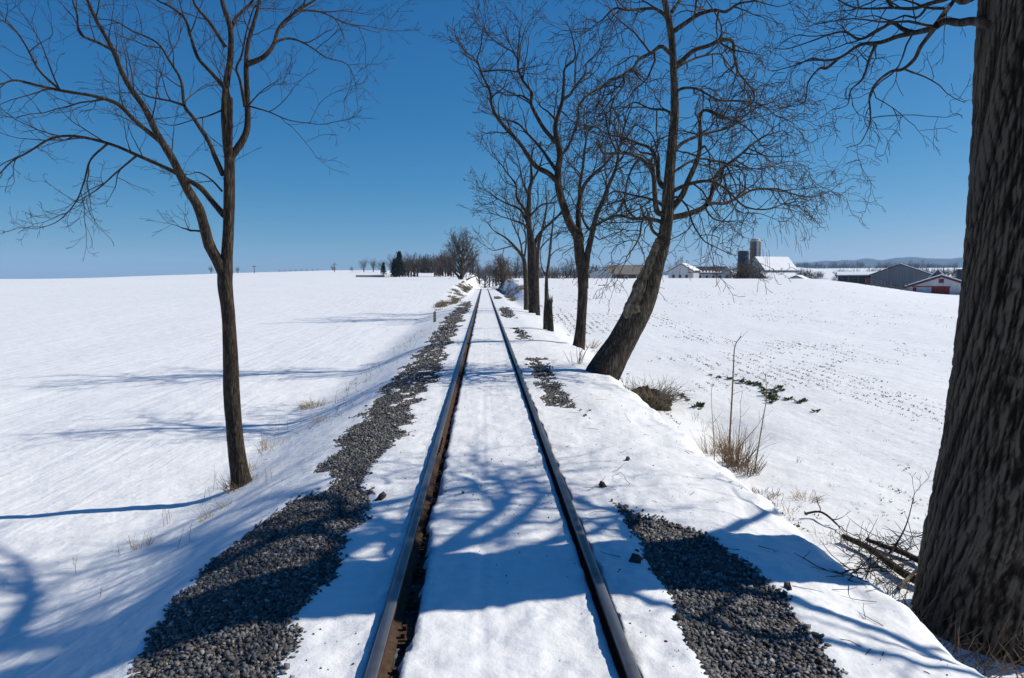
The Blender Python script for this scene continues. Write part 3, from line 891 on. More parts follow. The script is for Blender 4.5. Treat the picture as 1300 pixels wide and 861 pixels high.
# ---- the big leaning tree
ST_LEAN = dict(len=[1.8, 1.0, 0.5], dens=[3.6, 3.8, 2.6], ang=(30, 75), lift=[0.0, -0.06, -0.12], n=[9, 7, 5], wig=[0.24, 0.27, 0.27], trop=[0.0, -0.03, -0.07],
               rad=[0.036, 0.017, 0.0105], rmin=0.0065, sides=[4, 3, 3])
YN = 18.4
b = at(772, 476, YN); b[2] = gz(b[0], b[1])
lean_tree = bare_tree(
    'leaning_tree', 'massive bare tree with a bent leaning trunk at the edge of the bank', b, YN,
    [(757, 492, 27), (770, 468, 25), (786, 440, 22), (800, 415, 21.5), (812, 390, 20), (822, 368, 16.5), (829, 350, 13), (835, 330, 11.5), (840, 315, 11), (844, 297, 10), (847, 273, 9.5), (848.5, 248, 9.5), (850, 224, 7.8),
     (852, 199, 7.2), (855, 165, 6.8), (857, 140, 6.4), (856, 98, 5.6), (853, 49, 5.4), (847, 15, 4.6), (842, -10, 4.1), (835, -55, 3), (830, -110, 1.8), (828, -150, 0.8)],
    [([(850, 277), (876, 271), (895, 262), (903, 248), (908, 226), (917, 214), (937, 199), (957, 182), (971, 173), (990, 167)], 1.2, 4.8, 0.9, .2),
     ([(897, 260), (905, 258), (922, 258), (942, 248), (957, 241), (986, 240), (1006, 246), (1026, 250), (1050, 245), (1066, 233)], 2.0, 3.0, 0.4, .1),
     ([(852, 266), (866, 248), (873, 231), (883, 209), (888, 192), (889, 167), (889, 146), (898, 140), (917, 148), (945, 160), (965, 180)], -1.2, 5.0, 0.8, .3),
     ([(852, 244), (871, 235), (893, 230), (908, 232), (925, 243), (945, 262), (972, 266), (998, 258)], -1.8, 3.2, 0.6, .15),
     ([(855, 194), (866, 182), (883, 174), (903, 168), (930, 160), (955, 140), (985, 128), (1012, 118)], 1.5, 3.0, 0.5, .2),
     ([(844, 273), (834, 268), (831, 243), (829, 221), (817, 204), (797, 195), (775, 195), (765, 194), (761, 184)], -1.4, 4.6, 1.2, .25),
     ([(846, 240), (837, 231), (834, 207), (826, 189), (809, 182), (789, 174), (772, 171), (755, 160)], 1.5, 4.2, 0.8, .2),
     ([(842, 262), (834, 256), (819, 251), (799, 247), (782, 243), (768, 250)], 1.6, 2.6, 0.6, .15),
     ([(843, 284), (834, 280), (819, 278), (804, 278), (787, 274), (772, 277), (760, 283), (745, 294)], -1.0, 3.6, 0.7, .15),
     ([(837, 300), (828, 292), (824, 275), (815, 282), (812, 300), (802, 318), (795, 326)], -1.6, 2.6, 0.7, .2),
     ([(851, 262), (858, 250), (872, 262), (880, 285), (893, 305), (905, 312), (925, 322)], -1.3, 2.0, 0.5, .15),
     ([(855, 71), (849, 66), (839, 59), (826, 68), (812, 75), (804, 86), (792, 95), (792, 108), (780, 125), (775, 145), (773, 170)], -1.4, 3.4, 0.7, .15),
     ([(793, 94), (775, 103), (760, 112), (742, 121)], -1.4, 1.9, 0.5, .1),
     ([(857, 84), (866, 77), (881, 64), (900, 58), (917, 50), (930, 53), (932, 69), (937, 91), (949, 106), (957, 118), (956, 130), (945, 138)], 1.0, 4.0, 0.7, .3),
     ([(857, 88), (866, 82), (883, 74), (903, 69), (917, 70), (922, 84), (935, 95), (948, 96)], 1.8, 2.2, 0.5, .15),
     ([(850, 28), (846, 22), (834, 12), (821, 11), (797, 13), (780, 11), (765, 25), (758, 30), (742, 42)], 1.2, 3.2, 0.6, .15),
     ([(855, 40), (871, 29), (888, 18), (908, 13), (922, 15), (937, 5), (957, 1), (980, -8), (1000, -5)], -1.3, 3.6, 0.6, .15),
     ([(853, 15), (862, 2), (872, -20), (890, -45), (905, -55)], 0.8, 2.8, 0.6, .2),
     ([(840, -15), (820, -35), (795, -50), (770, -45)], -0.8, 2.6, 0.6, .2),
     ([(856, 118), (868, 112), (885, 113), (900, 121), (915, 128), (940, 128), (965, 133), (990, 150)], -1.9, 2.4, 0.5, .15),
     ([(857, 150), (845, 140), (825, 138), (806, 130), (790, 140), (778, 155)], 1.9, 2.4, 0.5, .15),
     ([(848, 224), (862, 214), (885, 202), (912, 205), (940, 212), (968, 214), (1000, 205), (1020, 210)], 2.2, 2.2, 0.4, .15)],
    ST_LEAN, (M['bark_grey'], M['twig']), 8, flare=0.12, sides=56, rough=0.085, trunk_from=0.55, rs=0.87, ts=0.95)
# bleached torn strip where a second stem broke away
P_, r_ = traced([(801, 410), (804, 394), (809, 377), (815, 359), (822, 341), (829, 322), (836, 304)], YN - 0.2, 0.14, 9.0 * YN / F, 4.0 * YN / F, 6, 0.1, random.Random(4))
r_[:4] *= np.array([0.3, 0.6, 0.8, 0.95])
P_, r_ = stub_end(P_, r_)
tag(link('torn_stem', trunk_mesh('torn_stem', P_, r_, b, 48, 0.42, 0, 9, per_m=50), M['torn_wood'], lean_tree), 'pale bleached torn stem on the trunk side')
# the long seed pods hanging from its outer twigs
rgp = random.Random(21); pods = []
for cx_, cy_, n_ in ((1062, 240, 14), (1040, 262, 8), (1012, 300, 10), (1020, 170, 12), (1015, 130, 8), (985, 290, 10), (960, 318, 6), (1000, 215, 8), (905, 330, 5), (870, 335, 5)):
    for k in range(n_):
        p = at(cx_ + rgp.gauss(0, 9), cy_ + rgp.gauss(0, 13), YN + rgp.uniform(-1.2, 2.2))
        pods.append((grow_pts(tuple(p), (rgp.gauss(0.15, .15), rgp.gauss(0, .15), -1), rgp.uniform(.2, .42), 5, 0.05, -0.05, rgp), [0.003, 0.006, 0.0065, 0.006, 0.002], 4))
link('seed_pods', tubes_mesh('seed_pods', pods, b), M['brown_stem'], lean_tree)

# ---- the tree with two stems behind it
ST_BACK = dict(len=[2.0, 1.1, 0.55], dens=[2.3, 2.9, 2.6], ang=(28, 62), lift=[0.14, 0.1, 0.05], n=[8, 6, 4], wig=[0.17, 0.2, 0.22], trop=[0.04, 0.02, 0.0],
               rad=[0.034, 0.018, 0.0125], rmin=0.009, sides=[4, 3, 3])
YB = 27.0
b = at(736, 440, YB); b[2] = gz(b[0], b[1])
bare_tree(
    'two_stemmed_tree', 'tall bare tree splitting into two stems, just behind the leaning tree', b, YB,
    [(734, 447, 12.5), (736, 430, 10.5), (738, 405, 9.0), (740, 370, 8.8), (739, 345, 9.2), (736, 325, 9.0), (733, 300, 8.4), (723, 283, 7.4), (715, 260, 7), (709, 237, 6.4), (708.5, 216, 5.8), (711, 199, 5.6), (708, 180, 5.2), (705.5, 170, 4.6), (705.5, 157, 4), (711.5, 137, 3.4), (714, 128, 3.2),
     (716, 103, 2.2), (717, 87, 1.9), (730, 74, 1.6), (728, 53, 1.1), (724, 39, 0.8), (718, 26, 0.5)],
    [([(707, 230), (696, 220), (681, 212), (671, 199), (660, 182), (643, 164), (630, 147), (624, 133), (622, 116), (613, 97), (607, 80), (606, 74), (611, 57), (611, 43)], -1.5, 4.6, 0.5, .25),
     ([(607, 82), (600, 72), (592, 68), (587, 59)], -1.6, 1.3, 0.4, .1),
     ([(613, 91), (636, 89), (656, 91)], -1.0, 1.5, 1.0, .1),
     ([(708.5, 220), (698, 205), (690, 193), (680, 181), (668, 168), (659, 158), (651, 154), (634, 151), (622, 140)], 1.6, 3.2, 0.5, .25),
     ([(705, 180), (691, 164), (680, 145), (674, 131), (675, 118), (663, 101), (658, 87), (657, 76), (651, 66), (640, 60), (622, 47), (617, 40)], 0.5, 3.6, 0.5, .25),
     ([(657, 75), (659, 53), (660, 37), (664, 26)], 0.7, 1.5, 0.4, .1),
     ([(674, 129), (663, 122), (653, 121), (640, 120), (626, 112)], -0.7, 1.8, 0.5, .1),
     ([(707, 155), (697, 143), (687, 136), (680, 126)], 0.8, 1.9, 0.6, .1),
     ([(711, 202), (714, 196), (722, 185), (730, 164), (735, 145), (734, 137), (745, 122), (762, 112), (781, 99), (800, 91)], 1.4, 2.8, 0.5, .2),
     ([(714, 127), (724, 120), (730, 110), (743, 93), (745, 80), (758, 68), (764, 52)], 1.0, 2.6, 0.5, .15),
     ([(730, 112), (730, 92), (731, 78), (735, 60)], -0.8, 1.6, 0.5, .1),
     ([(738, 305), (735, 290), (734, 268), (736, 253), (742, 235), (755, 220), (767, 210), (776, 199), (792, 180), (806, 158)], 1.5, 5.2, 0.9, .3),
     ([(736, 258), (736, 237), (740, 212), (742, 191), (744, 178), (742, 163)], -0.8, 3.2, 1.0, .2),
     ([(742, 366), (743, 345), (746, 322), (751, 300), (757, 274), (765, 256), (773, 235), (782, 214), (785, 197), (790, 170), (800, 140)], -0.9, 6.6, 0.9, .35),
     ([(752, 296), (755, 287), (773, 278), (788, 272), (800, 262)], 0.9, 2.4, 0.6, .15),
     ([(748, 292), (741, 281), (737, 270), (728, 258)], -0.6, 2.4, 0.8, .2),
     ([(755, 300), (762, 304), (775, 298), (790, 293)], -0.4, 1.2, 0.4, .1)],
    ST_BACK, (M['bark_dark'], M['twig_dark']), 5, flare=0.15, sides=32, rough=0.06, rs=0.8, ts=0.88)

# ---- the clump of three trees farther up the line
ST_CLUMP = dict(len=[2.6, 1.5, 0.8], dens=[1.7, 2.0, 1.6], ang=(28, 62), lift=[0.14, 0.1, 0.05], n=[7, 5, 4], wig=[0.16, 0.2, 0.22], trop=[0.04, 0.02, 0.0],
                rad=[0.05, 0.028, 0.02], rmin=0.015, sides=[4, 3, 3])
YC = 52.0
b = at(677, 395, YC); b[2] = gz(b[0], b[1])
bare_tree(
    'clump_tree', 'thickest trunk of the tree clump standing by the track ahead', b, YC,
    [(677, 399, 7.5), (677, 370, 7), (676, 340, 7), (675, 316, 6.6), (672, 290, 4.6), (671, 274, 4), (672, 243, 3), (675, 228, 2.4), (674, 205, 1.5), (678, 185, 0.8)],
    [([(672, 282), (667, 268), (656, 251), (655, 235), (644, 220), (634, 206), (622, 196)], -1.5, 2.6, 0.4, .2),
     ([(670, 284), (660, 266), (642, 258), (627, 249), (614, 240)], 1.8, 2.2, 0.4, .2),
     ([(677, 318), (681, 304), (690, 291), (704, 279), (714, 266), (722, 248)], 1.5, 3.6, 0.5, .25),
     ([(672, 276), (675, 272), (688, 260), (706, 256), (716, 240)], -1.6, 2.2, 0.5, .2),
     ([(672, 250), (664, 232), (660, 212), (655, 190)], 0.8, 1.9, 0.4, .2),
     ([(674, 232), (684, 215), (690, 196), (700, 182)], -0.8, 1.8, 0.4, .2),
     ([(675, 300), (666, 286), (652, 280), (640, 276), (622, 270)], -2.0, 2.0, 0.4, .2)],
    ST_CLUMP, (M['bark_dark'], M['twig_dark']), 15, group='trees of the clump by the track', flare=0.1, sides=20, rough=0.06, rs=0.84)
b = at(668, 391, YC + 4); b[2] = gz(b[0], b[1])
bare_tree(
    'clump_tree', 'slim grey trunk at the left edge of the tree clump by the track', b, YC + 4,
    [(668, 394, 4.2), (668, 370, 4), (667, 350, 3.8), (665, 329, 3.2), (656, 316, 2.2), (642, 302, 1.5), (627, 293, 0.8), (618, 282, .4)],
    [([(664, 328), (660, 305), (652, 287), (646, 270), (640, 250)], 1.2, 1.8, 0.4, .2),
     ([(666, 326), (668, 305), (665, 285), (662, 262)], -1.2, 1.8, 0.4, .2),
     ([(652, 312), (640, 315), (626, 318), (616, 312)], -1.0, 1.2, 0.4, .2)],
    ST_CLUMP, (M['bark_grey'], M['twig_dark']), 16, group='trees of the clump by the track', flare=0.1, sides=16, rough=0.06, rs=0.78)
b = at(683, 399, YC - 3); b[2] = gz(b[0], b[1])
bare_tree(
    'clump_tree', 'straight slim trunk at the right edge of the tree clump by the track', b, YC - 3,
    [(683, 401, 3.6), (682, 370, 3.4), (682, 340, 3.2), (684, 310, 2.6), (690, 285, 1.8), (694, 260, 1.2), (692, 235, 0.6)],
    [([(684, 318), (695, 305), (706, 297), (720, 296)], 1.2, 1.4, 0.4, .2),
     ([(683, 322), (676, 300), (680, 280), (684, 262)], -1.2, 1.4, 0.4, .2)],
    ST_CLUMP, (M['bark_grey'], M['twig_dark']), 17, group='trees of the clump by the track', flare=0.1, sides=16, rough=0.06, rs=0.78)

# ---- dead sapling and broken stump
ST_THIN = dict(len=[0.9, 0.45], dens=[1.8, 2.5], ang=(35, 70), lift=[0.1, 0.0], n=[6, 5], wig=[0.15, 0.2], trop=[0.05, 0.0], rad=[0.016, 0.009], rmin=0.006, sides=[4, 3])
YS = 34.0
b = at(694, 415, YS); b[2] = gz(b[0], b[1])
bare_tree(
    'sapling', 'thin dead sapling beside the broken stump on the right bank', b, YS,
    [(693, 420, 3.6), (693, 400, 3.2), (694, 380, 2.8), (694, 355, 2.0), (697, 330, 1.6), (700, 300, 1.2), (703, 275, .8), (705, 250, .4)],
    [([(694, 352), (688, 340), (686, 322), (690, 305)], 0.4, 1.0, 0.3, .2), ([(698, 326), (706, 318), (720, 312)], -0.4, 0.8, 0.3, .2)],
    ST_THIN, (M['bark_grey'], M['twig_dark']), 18, flare=0.2, sides=14, rough=0.08, trunk_from=0.3)
b = at(699, 418, YS - 0.6); b[2] = gz(b[0], b[1])
P_ = np.array([at(x_, y_, YS - .6) for x_, y_ in ((699, 424), (699, 412), (698, 400), (697.5, 388), (698.5, 382))])
P_, r_ = stub_end(catmull(P_, 4), np.linspace(3.9, 3.3, 17) * YS / F)
sr = tag(empty('tree_stump', tuple(b)), 'short broken tree stump beside the thin sapling on the right bank', 'tree stump')
link('trunk', trunk_mesh('trunk', P_, r_, b, 24, 0.12, 0.2, 31, per_m=20), M['bark_dark'], sr)
sp = MB()
for k in range(7):
    a_ = k * 0.9; cx_, cy_ = math.cos(a_) * .08, math.sin(a_) * .08; hh = rng.uniform(.1, .34)
    t_ = P_[-1] - b
    sp.add([(t_[0] + cx_ - .04, t_[1] + cy_, t_[2] - .1), (t_[0] + cx_ + .04, t_[1] + cy_ - .03, t_[2] - .1), (t_[0] + cx_, t_[1] + cy_ + .05, t_[2] - .1), (t_[0] + cx_ * 1.1, t_[1] + cy_, t_[2] + hh)],
           [(0, 1, 3), (1, 2, 3), (2, 0, 3)])
sp.build('splinters', M['dead_wood'], sr)

# ---- the great trunk close by on the right
YG = 6.3
gb = np.array([4.58, YG, 0.0]); gb[2] = gz(gb[0], gb[1])
big = tag(empty('great_tree', tuple(gb)), 'huge furrowed tree trunk standing close by the track, right of the picture', 'tree')
GP = np.array([(4.74, YG, gb[2] - 0.35), (4.76, YG, gb[2] + .1), (4.79, YG, 0.0), (4.83, YG, 0.7), (4.86, YG, 1.5), (4.88, YG, 2.5), (4.89, YG, 3.6), (4.88, YG, 4.6), (4.85, YG + .05, 5.6), (4.72, YG + .1, 6.8), (4.8, YG + .15, 8.2), (4.95, YG + .2, 9.6)])
GR = np.array([.70, .66, .61, .565, .535, .515, .50, .51, .49, .44, .34, .24])
gP = catmull(GP, 5); gR = np.interp(np.linspace(0, 1, len(gP)), np.linspace(0, 1, len(GR)), GR)
low = gP[:, 2] < 5.3
link('trunk', trunk_mesh('trunk', gP[low], gR[low], gb, 440, 0.03, 0.10, 4, roots=6, per_m=62, furrow=0.024), M['bark_big'], big)
hi = gP[:, 2] > 5.1
top_ = link('upper_trunk', trunk_mesh('upper_trunk', gP[hi], gR[hi], gb, 40, 0.05, 0, 4, per_m=10), M['bark_limb'], big)
ST_BIG = dict(len=[1.1, 0.55, 0.26], dens=[2.4, 3.6, 3.6], ang=(32, 72), lift=[0.02, 0.0, 0.0], n=[9, 6, 4], wig=[0.2, 0.24, 0.26], trop=[0.0, 0.0, 0.0],
              rad=[0.015, 0.0075, 0.0048], rmin=0.0032, sides=[4, 3, 3])
rgb = random.Random(31)
for pts, y0, dy, r0, r1, tm in (
        ([(1262, 33), (1236, 27), (1218, 29), (1200, 27), (1184, 36), (1164, 41), (1141, 46), (1118, 54), (1092, 57), (1067, 73), (1046, 77), (1031, 74), (1013, 82), (980, 91)], 6.25, 3.4, 6.2, 0.7, .2),
        ([(1161, 42), (1146, 37), (1133, 29), (1118, 37), (1092, 50), (1074, 41), (1056, 43), (1031, 52), (1000, 62), (980, 61)], 7.5, 2.0, 3.0, 0.5, .1),
        ([(1186, 36), (1181, 43), (1169, 59), (1161, 75), (1146, 88), (1131, 91), (1113, 105), (1104, 123), (1105, 143), (1104, 158), (1097, 174), (1090, 183), (1074, 188)], 7.1, 2.4, 3.2, 0.5, .15),
        ([(1112, 55), (1104, 74), (1095, 100), (1080, 115), (1076, 133), (1060, 139)], 8.2, 1.0, 2.0, 0.4, .15),
        ([(1189, 32), (1200, 15), (1210, 2), (1216, -15), (1222, -60)], 6.9, 0.8, 4.0, 1.0, .2),
        ([(1262, -20), (1225, 2), (1210, -4), (1197, 0), (1179, 5), (1159, 11), (1133, 10), (1108, 11), (1082, 9), (1056, -4), (1030, -12)], 6.3, 1.9, 4.4, 0.6, .2),
        ([(1066, 73), (1049, 87), (1040, 87), (1026, 105), (1022, 128), (1008, 136)], 9.0, 0.8, 1.9, 0.4, .15),
        ([(1133, 10), (1120, -8), (1100, -20), (1070, -30), (1040, -28)], 7.4, 0.9, 2.2, 0.5, .1),
        ([(1179, 6), (1165, 22), (1148, 20), (1130, 26), (1110, 20), (1090, 22), (1070, 14)], 7.3, 1.4, 1.7, 0.4, .1)):
    LP, lr = traced(pts, y0, dy, r0 * y0 / F, r1 * y0 / F, 4, 0.05, rgb)
    lo = link('limb', tubes_mesh('limb', [(LP, lr, 12)], gb), M['bark_dark'], big)
    out = []; ramify(LP, lr, ST_BIG, 0, out, rgb, tm)
    link('twigs', tubes_mesh('twigs', out, gb), M['twig_dark'], lo)
# the crown above the picture, whose shade falls on the track
ST_CRN = dict(len=[2.6, 1.3, 0.6], dens=[1.1, 1.8, 1.6], ang=(32, 68), lift=[0.1, 0.08, 0.05], n=[9, 6, 4], wig=[0.16, 0.2, 0.22], trop=[0.03, 0.02, 0.0],
              rad=[0.045, 0.018, 0.009], rmin=0.005, sides=[5, 3, 3])
for h0, az, el, ln, r0 in ((3.3, 42, 28, 7.0, .085), (6.8, 35, 25, 10, .13), (7.4, 50, 30, 10, .13), (6.0, 68, 22, 9.5, .12), (8.2, 62, 35, 9.5, .12), (5.0, 37, 24, 10, .075), (5.5, 60, 20, 9.0, .09), (5.2, 47, 20, 9.0, .08), (6.2, 22, 36, 7.5, .13), (6.6, 40, 32, 8.0, .13), (7.0, 58, 38, 8.0, .13), (6.4, 4, 42, 7.0, .12), (7.6, 30, 50, 7.0, .12), (3.9, 70, 15, 5.0, .09), (4.4, 96, 20, 5.5, .10), (4.1, 128, 18, 5.0, .045), (5.8, 52, 25, 7.5, .14), (5.2, 75, 25, 6.0, .14), (6.0, -70, 42, 6.0, .17), (6.4, -150, 30, 6.0, .16), (6.8, 150, 35, 6.5, .17), (7.4, 60, 48, 6.0, .15), (8.0, -20, 55, 6.0, .14), (9.3, 100, 65, 5.5, .13), (9.5, -110, 62, 5.5, .13)):
    i = int(np.argmin(np.abs(gP[:, 2] - h0)))
    d = (math.sin(R(az)) * math.cos(R(el)), math.cos(R(az)) * math.cos(R(el)), math.sin(R(el)))
    pts = grow_pts(tuple(gP[i]), d, ln, 12, 0.1, 0.04, rgb)
    rad = list(np.linspace(r0, 0.03, 12))
    lo = link('limb', tubes_mesh('limb', [(pts, rad, 10)], gb), M['bark_dark'], big)
    out = []; ramify(pts, rad, ST_CRN, 0, out, rgb, .25)
    link('twigs', tubes_mesh('twigs', out, gb), M['twig_dark'], lo)

# ------------------------------------------------------------------ far bare trees
def generic_tree_meshes(seed, h, spread, nl, dens, rad, trunk_frac=0.3, up=0.5, tm_='twig_far'):
    """a bare tree about h tall rooted at the origin: (trunk mesh, crown mesh)"""
    rg = random.Random(seed)
    tp = grow_pts((0, 0, -0.6), (0, 0, 1), h * 0.55, 10, 0.05, 0.1, rg)
    tr = list(np.linspace(h * 0.028, h * 0.009, 10))
    out = []
    for k in range(nl):
        t = trunk_frac + (1 - trunk_frac) * k / nl
        i = min(8, int(t * 9))
        az = k * 2.4 + rg.uniform(-.4, .4); el = R(rg.uniform(25, 60) + 20 * up * t)
        d = (math.cos(az) * math.cos(el), math.sin(az) * math.cos(el), math.sin(el))
        ln = h * spread * rg.uniform(.75, 1.15) * (1.1 - 0.35 * t)
        pts = grow_pts(tp[i], d, ln, 7, 0.1, 0.08 * up, rg)
        r0 = tr[i] * .55
        rd = list(np.linspace(r0, max(rad, r0 * .2), 7))
        out.append((pts, rd, 4))
        st = dict(len=[h * .2, h * .1, h * .05], dens=dens, ang=(25, 60), lift=[.2, .15, .1], n=[5, 4, 3], wig=[.15, .18, .2], trop=[.06, .04, .02], rad=[rad * 1.8, rad * 1.2, rad], rmin=rad * .6, sides=[3, 3, 3])
        ramify(pts, rd, st, 0, out, rg, .15)
    tm = tubes_mesh('trunk', [(tp, tr, 8)], (0, 0, 0)); tm.materials.append(M['bark_dark'])
    cm = tubes_mesh('crown', out, (0, 0, 0)); cm.materials.append(M[tm_])
    return tm, cm


FT = [generic_tree_meshes(101, 12, .36, 16, [1.4, 1.3, 1.0], .036),
      generic_tree_meshes(102, 12, .30, 16, [1.4, 1.3, 1.0], .036, .2, .9),
      generic_tree_meshes(103, 12, .42, 15, [1.3, 1.3, 0.9], .036, .25, .3),
      generic_tree_meshes(104, 12, .27, 18, [1.5, 1.3, 1.0], .036, .1, 1.0)]


def far_tree(px, Y, h, label, group=None, v=None, name='bare_tree', sx=1.0, ground=None):
    x = at(px, 353, Y)[0]
    v = rng.randrange(4) if v is None else v
    o = empty(name, (x, Y, gz(x, Y) if ground is None else ground), rng.uniform(0, 6.28))
    tag(o, label, 'tree', group)
    k = h / 12.0 * 1.12
    o.scale = (k * sx, k * sx, k)
    link('trunk', FT[v][0], [], o); link('crown', FT[v][1], [], o)
    return o


# the round tree and the brown thicket where the line passes out of sight
BT = generic_tree_meshes(111, 12, .36, 34, [2.2, 2.0, 1.3], .034, .04, .8)
o = empty('round_tree', (at(586, 350, 172)[0], 172, gz(at(586, 350, 172)[0], 172)))
tag(o, 'dense round bare tree left of the track near the horizon', 'tree'); o.scale = (1.32, 1.32, 1.25)
link('trunk', BT[0], [], o); link('crown', BT[1], [], o)
o = empty('thicket_tree', (at(638, 350, 150)[0], 150, gz(at(638, 350, 150)[0], 150)))
tag(o, 'dense brown bare tree right of the track near the horizon', 'tree'); o.scale = (0.92, 0.92, 0.80)
BT2 = generic_tree_meshes(112, 12, .29, 34, [2.0, 1.8, 1.2], .04, .03, .8, 'twig_brown')
link('trunk', BT2[0], [], o); link('crown', BT2[1], [], o)
far_tree(655, 158, 6.5, 'small bare tree squeezed between the brown thicket and the tree clump', v=1)

# wood behind the field at the left of the round tree, each trunk its own tree
for k in range(46):
    far_tree(497 + k * 1.75 + rng.uniform(-1.5, 1.5), rng.uniform(262, 310), rng.uniform(8.0, 12.5) * (0.74 + .24 * (k / 46)), 'bare grey tree in the wood left of the round tree', 'bare trees of the wood on the left horizon')
for k in range(46):
    far_tree(596 + k * 5.2 + rng.uniform(-3, 3), rng.uniform(300, 345), rng.uniform(9, 13), 'bare grey tree in the far wood behind the track', 'bare trees of the far wood behind the track')
# scattered trees on the left hill
for px, Y, h, lab in ((268, 330, 4.2, 'small bare tree seen left of the forked trunk, on the field horizon'), (302, 330, 3.6, 'small bare bush right of the forked trunk, on the field horizon'),
                      (423, 420, 5.0, 'small bare tree above the middle of the left field'), (446, 430, 4.2, 'low bare tree on the hill, right of the lone pole'),
                      (462, 330, 7.2, 'spreading bare tree on the hill above the grey roof'), (474, 335, 7.0, 'bare tree on the hill just right of the spreading one'), (484, 330, 6.5, 'bare tree on the hill left of the dark evergreens')):
    far_tree(px, Y, h, lab, v=0)


def evergreen(px, Y, h, label):
    x = at(px, 350, Y)[0]
    rg = random.Random(int(px))
    o = tag(empty('evergreen_tree', (x, Y, gz(x, Y))), label, 'tree')
    link('trunk', tubes_mesh('trunk', [([(0, 0, -.5), (0, 0, h * .5), (0, 0, h * .96)], [h * .025, h * .015, .03], 6)], (0, 0, 0)), M['bark_dark'], o)
    V = []; T = []
    for k in range(900):
        t = rg.random() ** .8; z = h * (.1 + .9 * t); rad = h * .24 * (1 - t) * rg.uniform(.35, 1.1) + .1
        a = rg.uniform(0, 6.28); s = h * .05
        p = np.array([math.cos(a) * rad, math.sin(a) * rad, z - rad * .3])
        for q in range(3): V.append(p + np.array([rg.gauss(0, s), rg.gauss(0, s), rg.gauss(0, s * .6)]))
        T.append((3 * k, 3 * k + 1, 3 * k + 2))
    link('crown', mesh_np('crown', V, None, T, smooth=False), M['evergreen'], o)


evergreen(507, 262, 9.2, 'dark pointed evergreen tree at the end of the wood')
evergreen(501, 266, 6.5, 'smaller dark evergreen tree left of the pointed one')
evergreen(487, 300, 5.0, 'lowest dark evergreen, standing apart on the hill')

# ------------------------------------------------------------------ the farm
def gable(name, label, category, px, Y, w, d, eave, ridge, rz, wall_m, roof_m, ground, along='x', parts=None, snow=True, over=0.35, two=None):
    """gabled building; local x = width across the picture. along='x': ridge runs across the picture; 'y': the gable faces us"""
    x = at(px, 350, Y)[0]
    # the farmyard is laid out facing the railway
    o = tag(empty(name, (x, Y, ground), R(rz) - math.atan((px - 614) / 900)), label, category)
    m = MB()
    if along == 'x':
        m.prism([(-d / 2, 0), (d / 2, 0), (d / 2, eave), (0, ridge), (-d / 2, eave)], 'x', -w / 2, w / 2)
    else:
        m.prism([(-w / 2, 0), (w / 2, 0), (w / 2, eave), (0, ridge), (-w / 2, eave)], 'y', -d / 2, d / 2)
    m.build('wall', wall_m, o)
    half = (d if along == 'x' else w) / 2
    sl = (ridge - eave) / half
    for s in (-1, 1):
        rm = MB(); th = .22
        e = half + over
        pts = [(0, ridge + .02), (s * e, ridge + .02 - sl * e), (s * e, ridge + .02 - sl * e + th), (0, ridge + .02 + th)]
        if along == 'x': rm.prism(pts, 'x', -w / 2 - over, w / 2 + over)
        else: rm.prism(pts, 'y', -d / 2 - over, d / 2 + over)
        ro = rm.build('roof', roof_m if not two else two[0 if s < 0 else 1], o)
        if snow is True or snow == s:
            sm = MB(); pts = [(0, ridge + .03 + th), (s * e * .97, ridge + .03 - sl * e * .97 + th), (s * e * .96, ridge + .21 - sl * e * .96 + th), (0, ridge + .24 + th)]
            if along == 'x': sm.prism(pts, 'x', -w / 2 - over * .8, w / 2 + over * .8)
            else: sm.prism(pts, 'y', -d / 2 - over * .8, d / 2 + over * .8)
            sm.build('snow_cover', M['snow_roof'], ro)
    return o


def opening(o, name, x0, x1, z0, z1, y, m, frame=None, dy=.06):
    b_ = MB(); b_.box(x0, x1, y - dy, y + dy, z0, z1); q = b_.build(name, m, o)
    if frame:
        f = MB(); t = .12
        for a in ((x0 - t, x0, z0 - t, z1 + t), (x1, x1 + t, z0 - t, z1 + t), (x0, x1, z1, z1 + t), (x0, x1, z0 - t, z0)):
            f.box(a[0], a[1], y - dy - .03, y + dy - .01, a[2], a[3])
        f.build('frame', frame, q)
    return q


G0 = -1.6   # farmyard level behind the crest of the field
o = gable('shed', 'pale blue-grey shed at the left end of the farm', 'shed', 763, 245, 7.6, 6, 5.4, 6.6, 0, M['pale_wall'], M['metal_cap'], G0, 'y', snow=False)
opening(o, 'door', -1.4, 1.4, 0, 3.2, -3.0, M['grey_wall'])
o = gable('barn', 'brown barn with a tan roof behind the leaning trunk', 'barn', 797, 250, 14, 9, 5.4, 8.4, 0, M['brown_wall'], M['tan_roof'], G0, 'x', snow=False)
for k in range(3): opening(o, 'window', -5 + k * 4, -4 + k * 4, 3.6, 4.7, -4.5, M['glass'], M['white_trim'])
o = gable('farm_building', 'white gabled farm building with snow on its ridge, right of the leaning trunk', 'farm building', 869, 240, 8.4, 10, 6.3, 8.6, -14, M['white_wall'], M['dark_roof'], G0, 'y')
for k in range(3): opening(o, 'window', -2.9 + k * 2.2, -2.0 + k * 2.2, 3.9, 5.2, -5.0, M['glass'], M['white_trim'])
o = gable('farm_building', 'long white farm building with a dark roof and ragged patches of snow', 'farm building', 903, 244, 9.8, 8, 5.7, 7.7, 0, M['white_wall'], M['dark_roof'], G0, 'x', snow=1)
for k in range(4): opening(o, 'window', -4.1 + k * 2.2, -3.3 + k * 2.2, 3.9, 5.0, -4.0, M['glass'], M['white_trim'])
sw = MB(); rgs = random.Random(5)
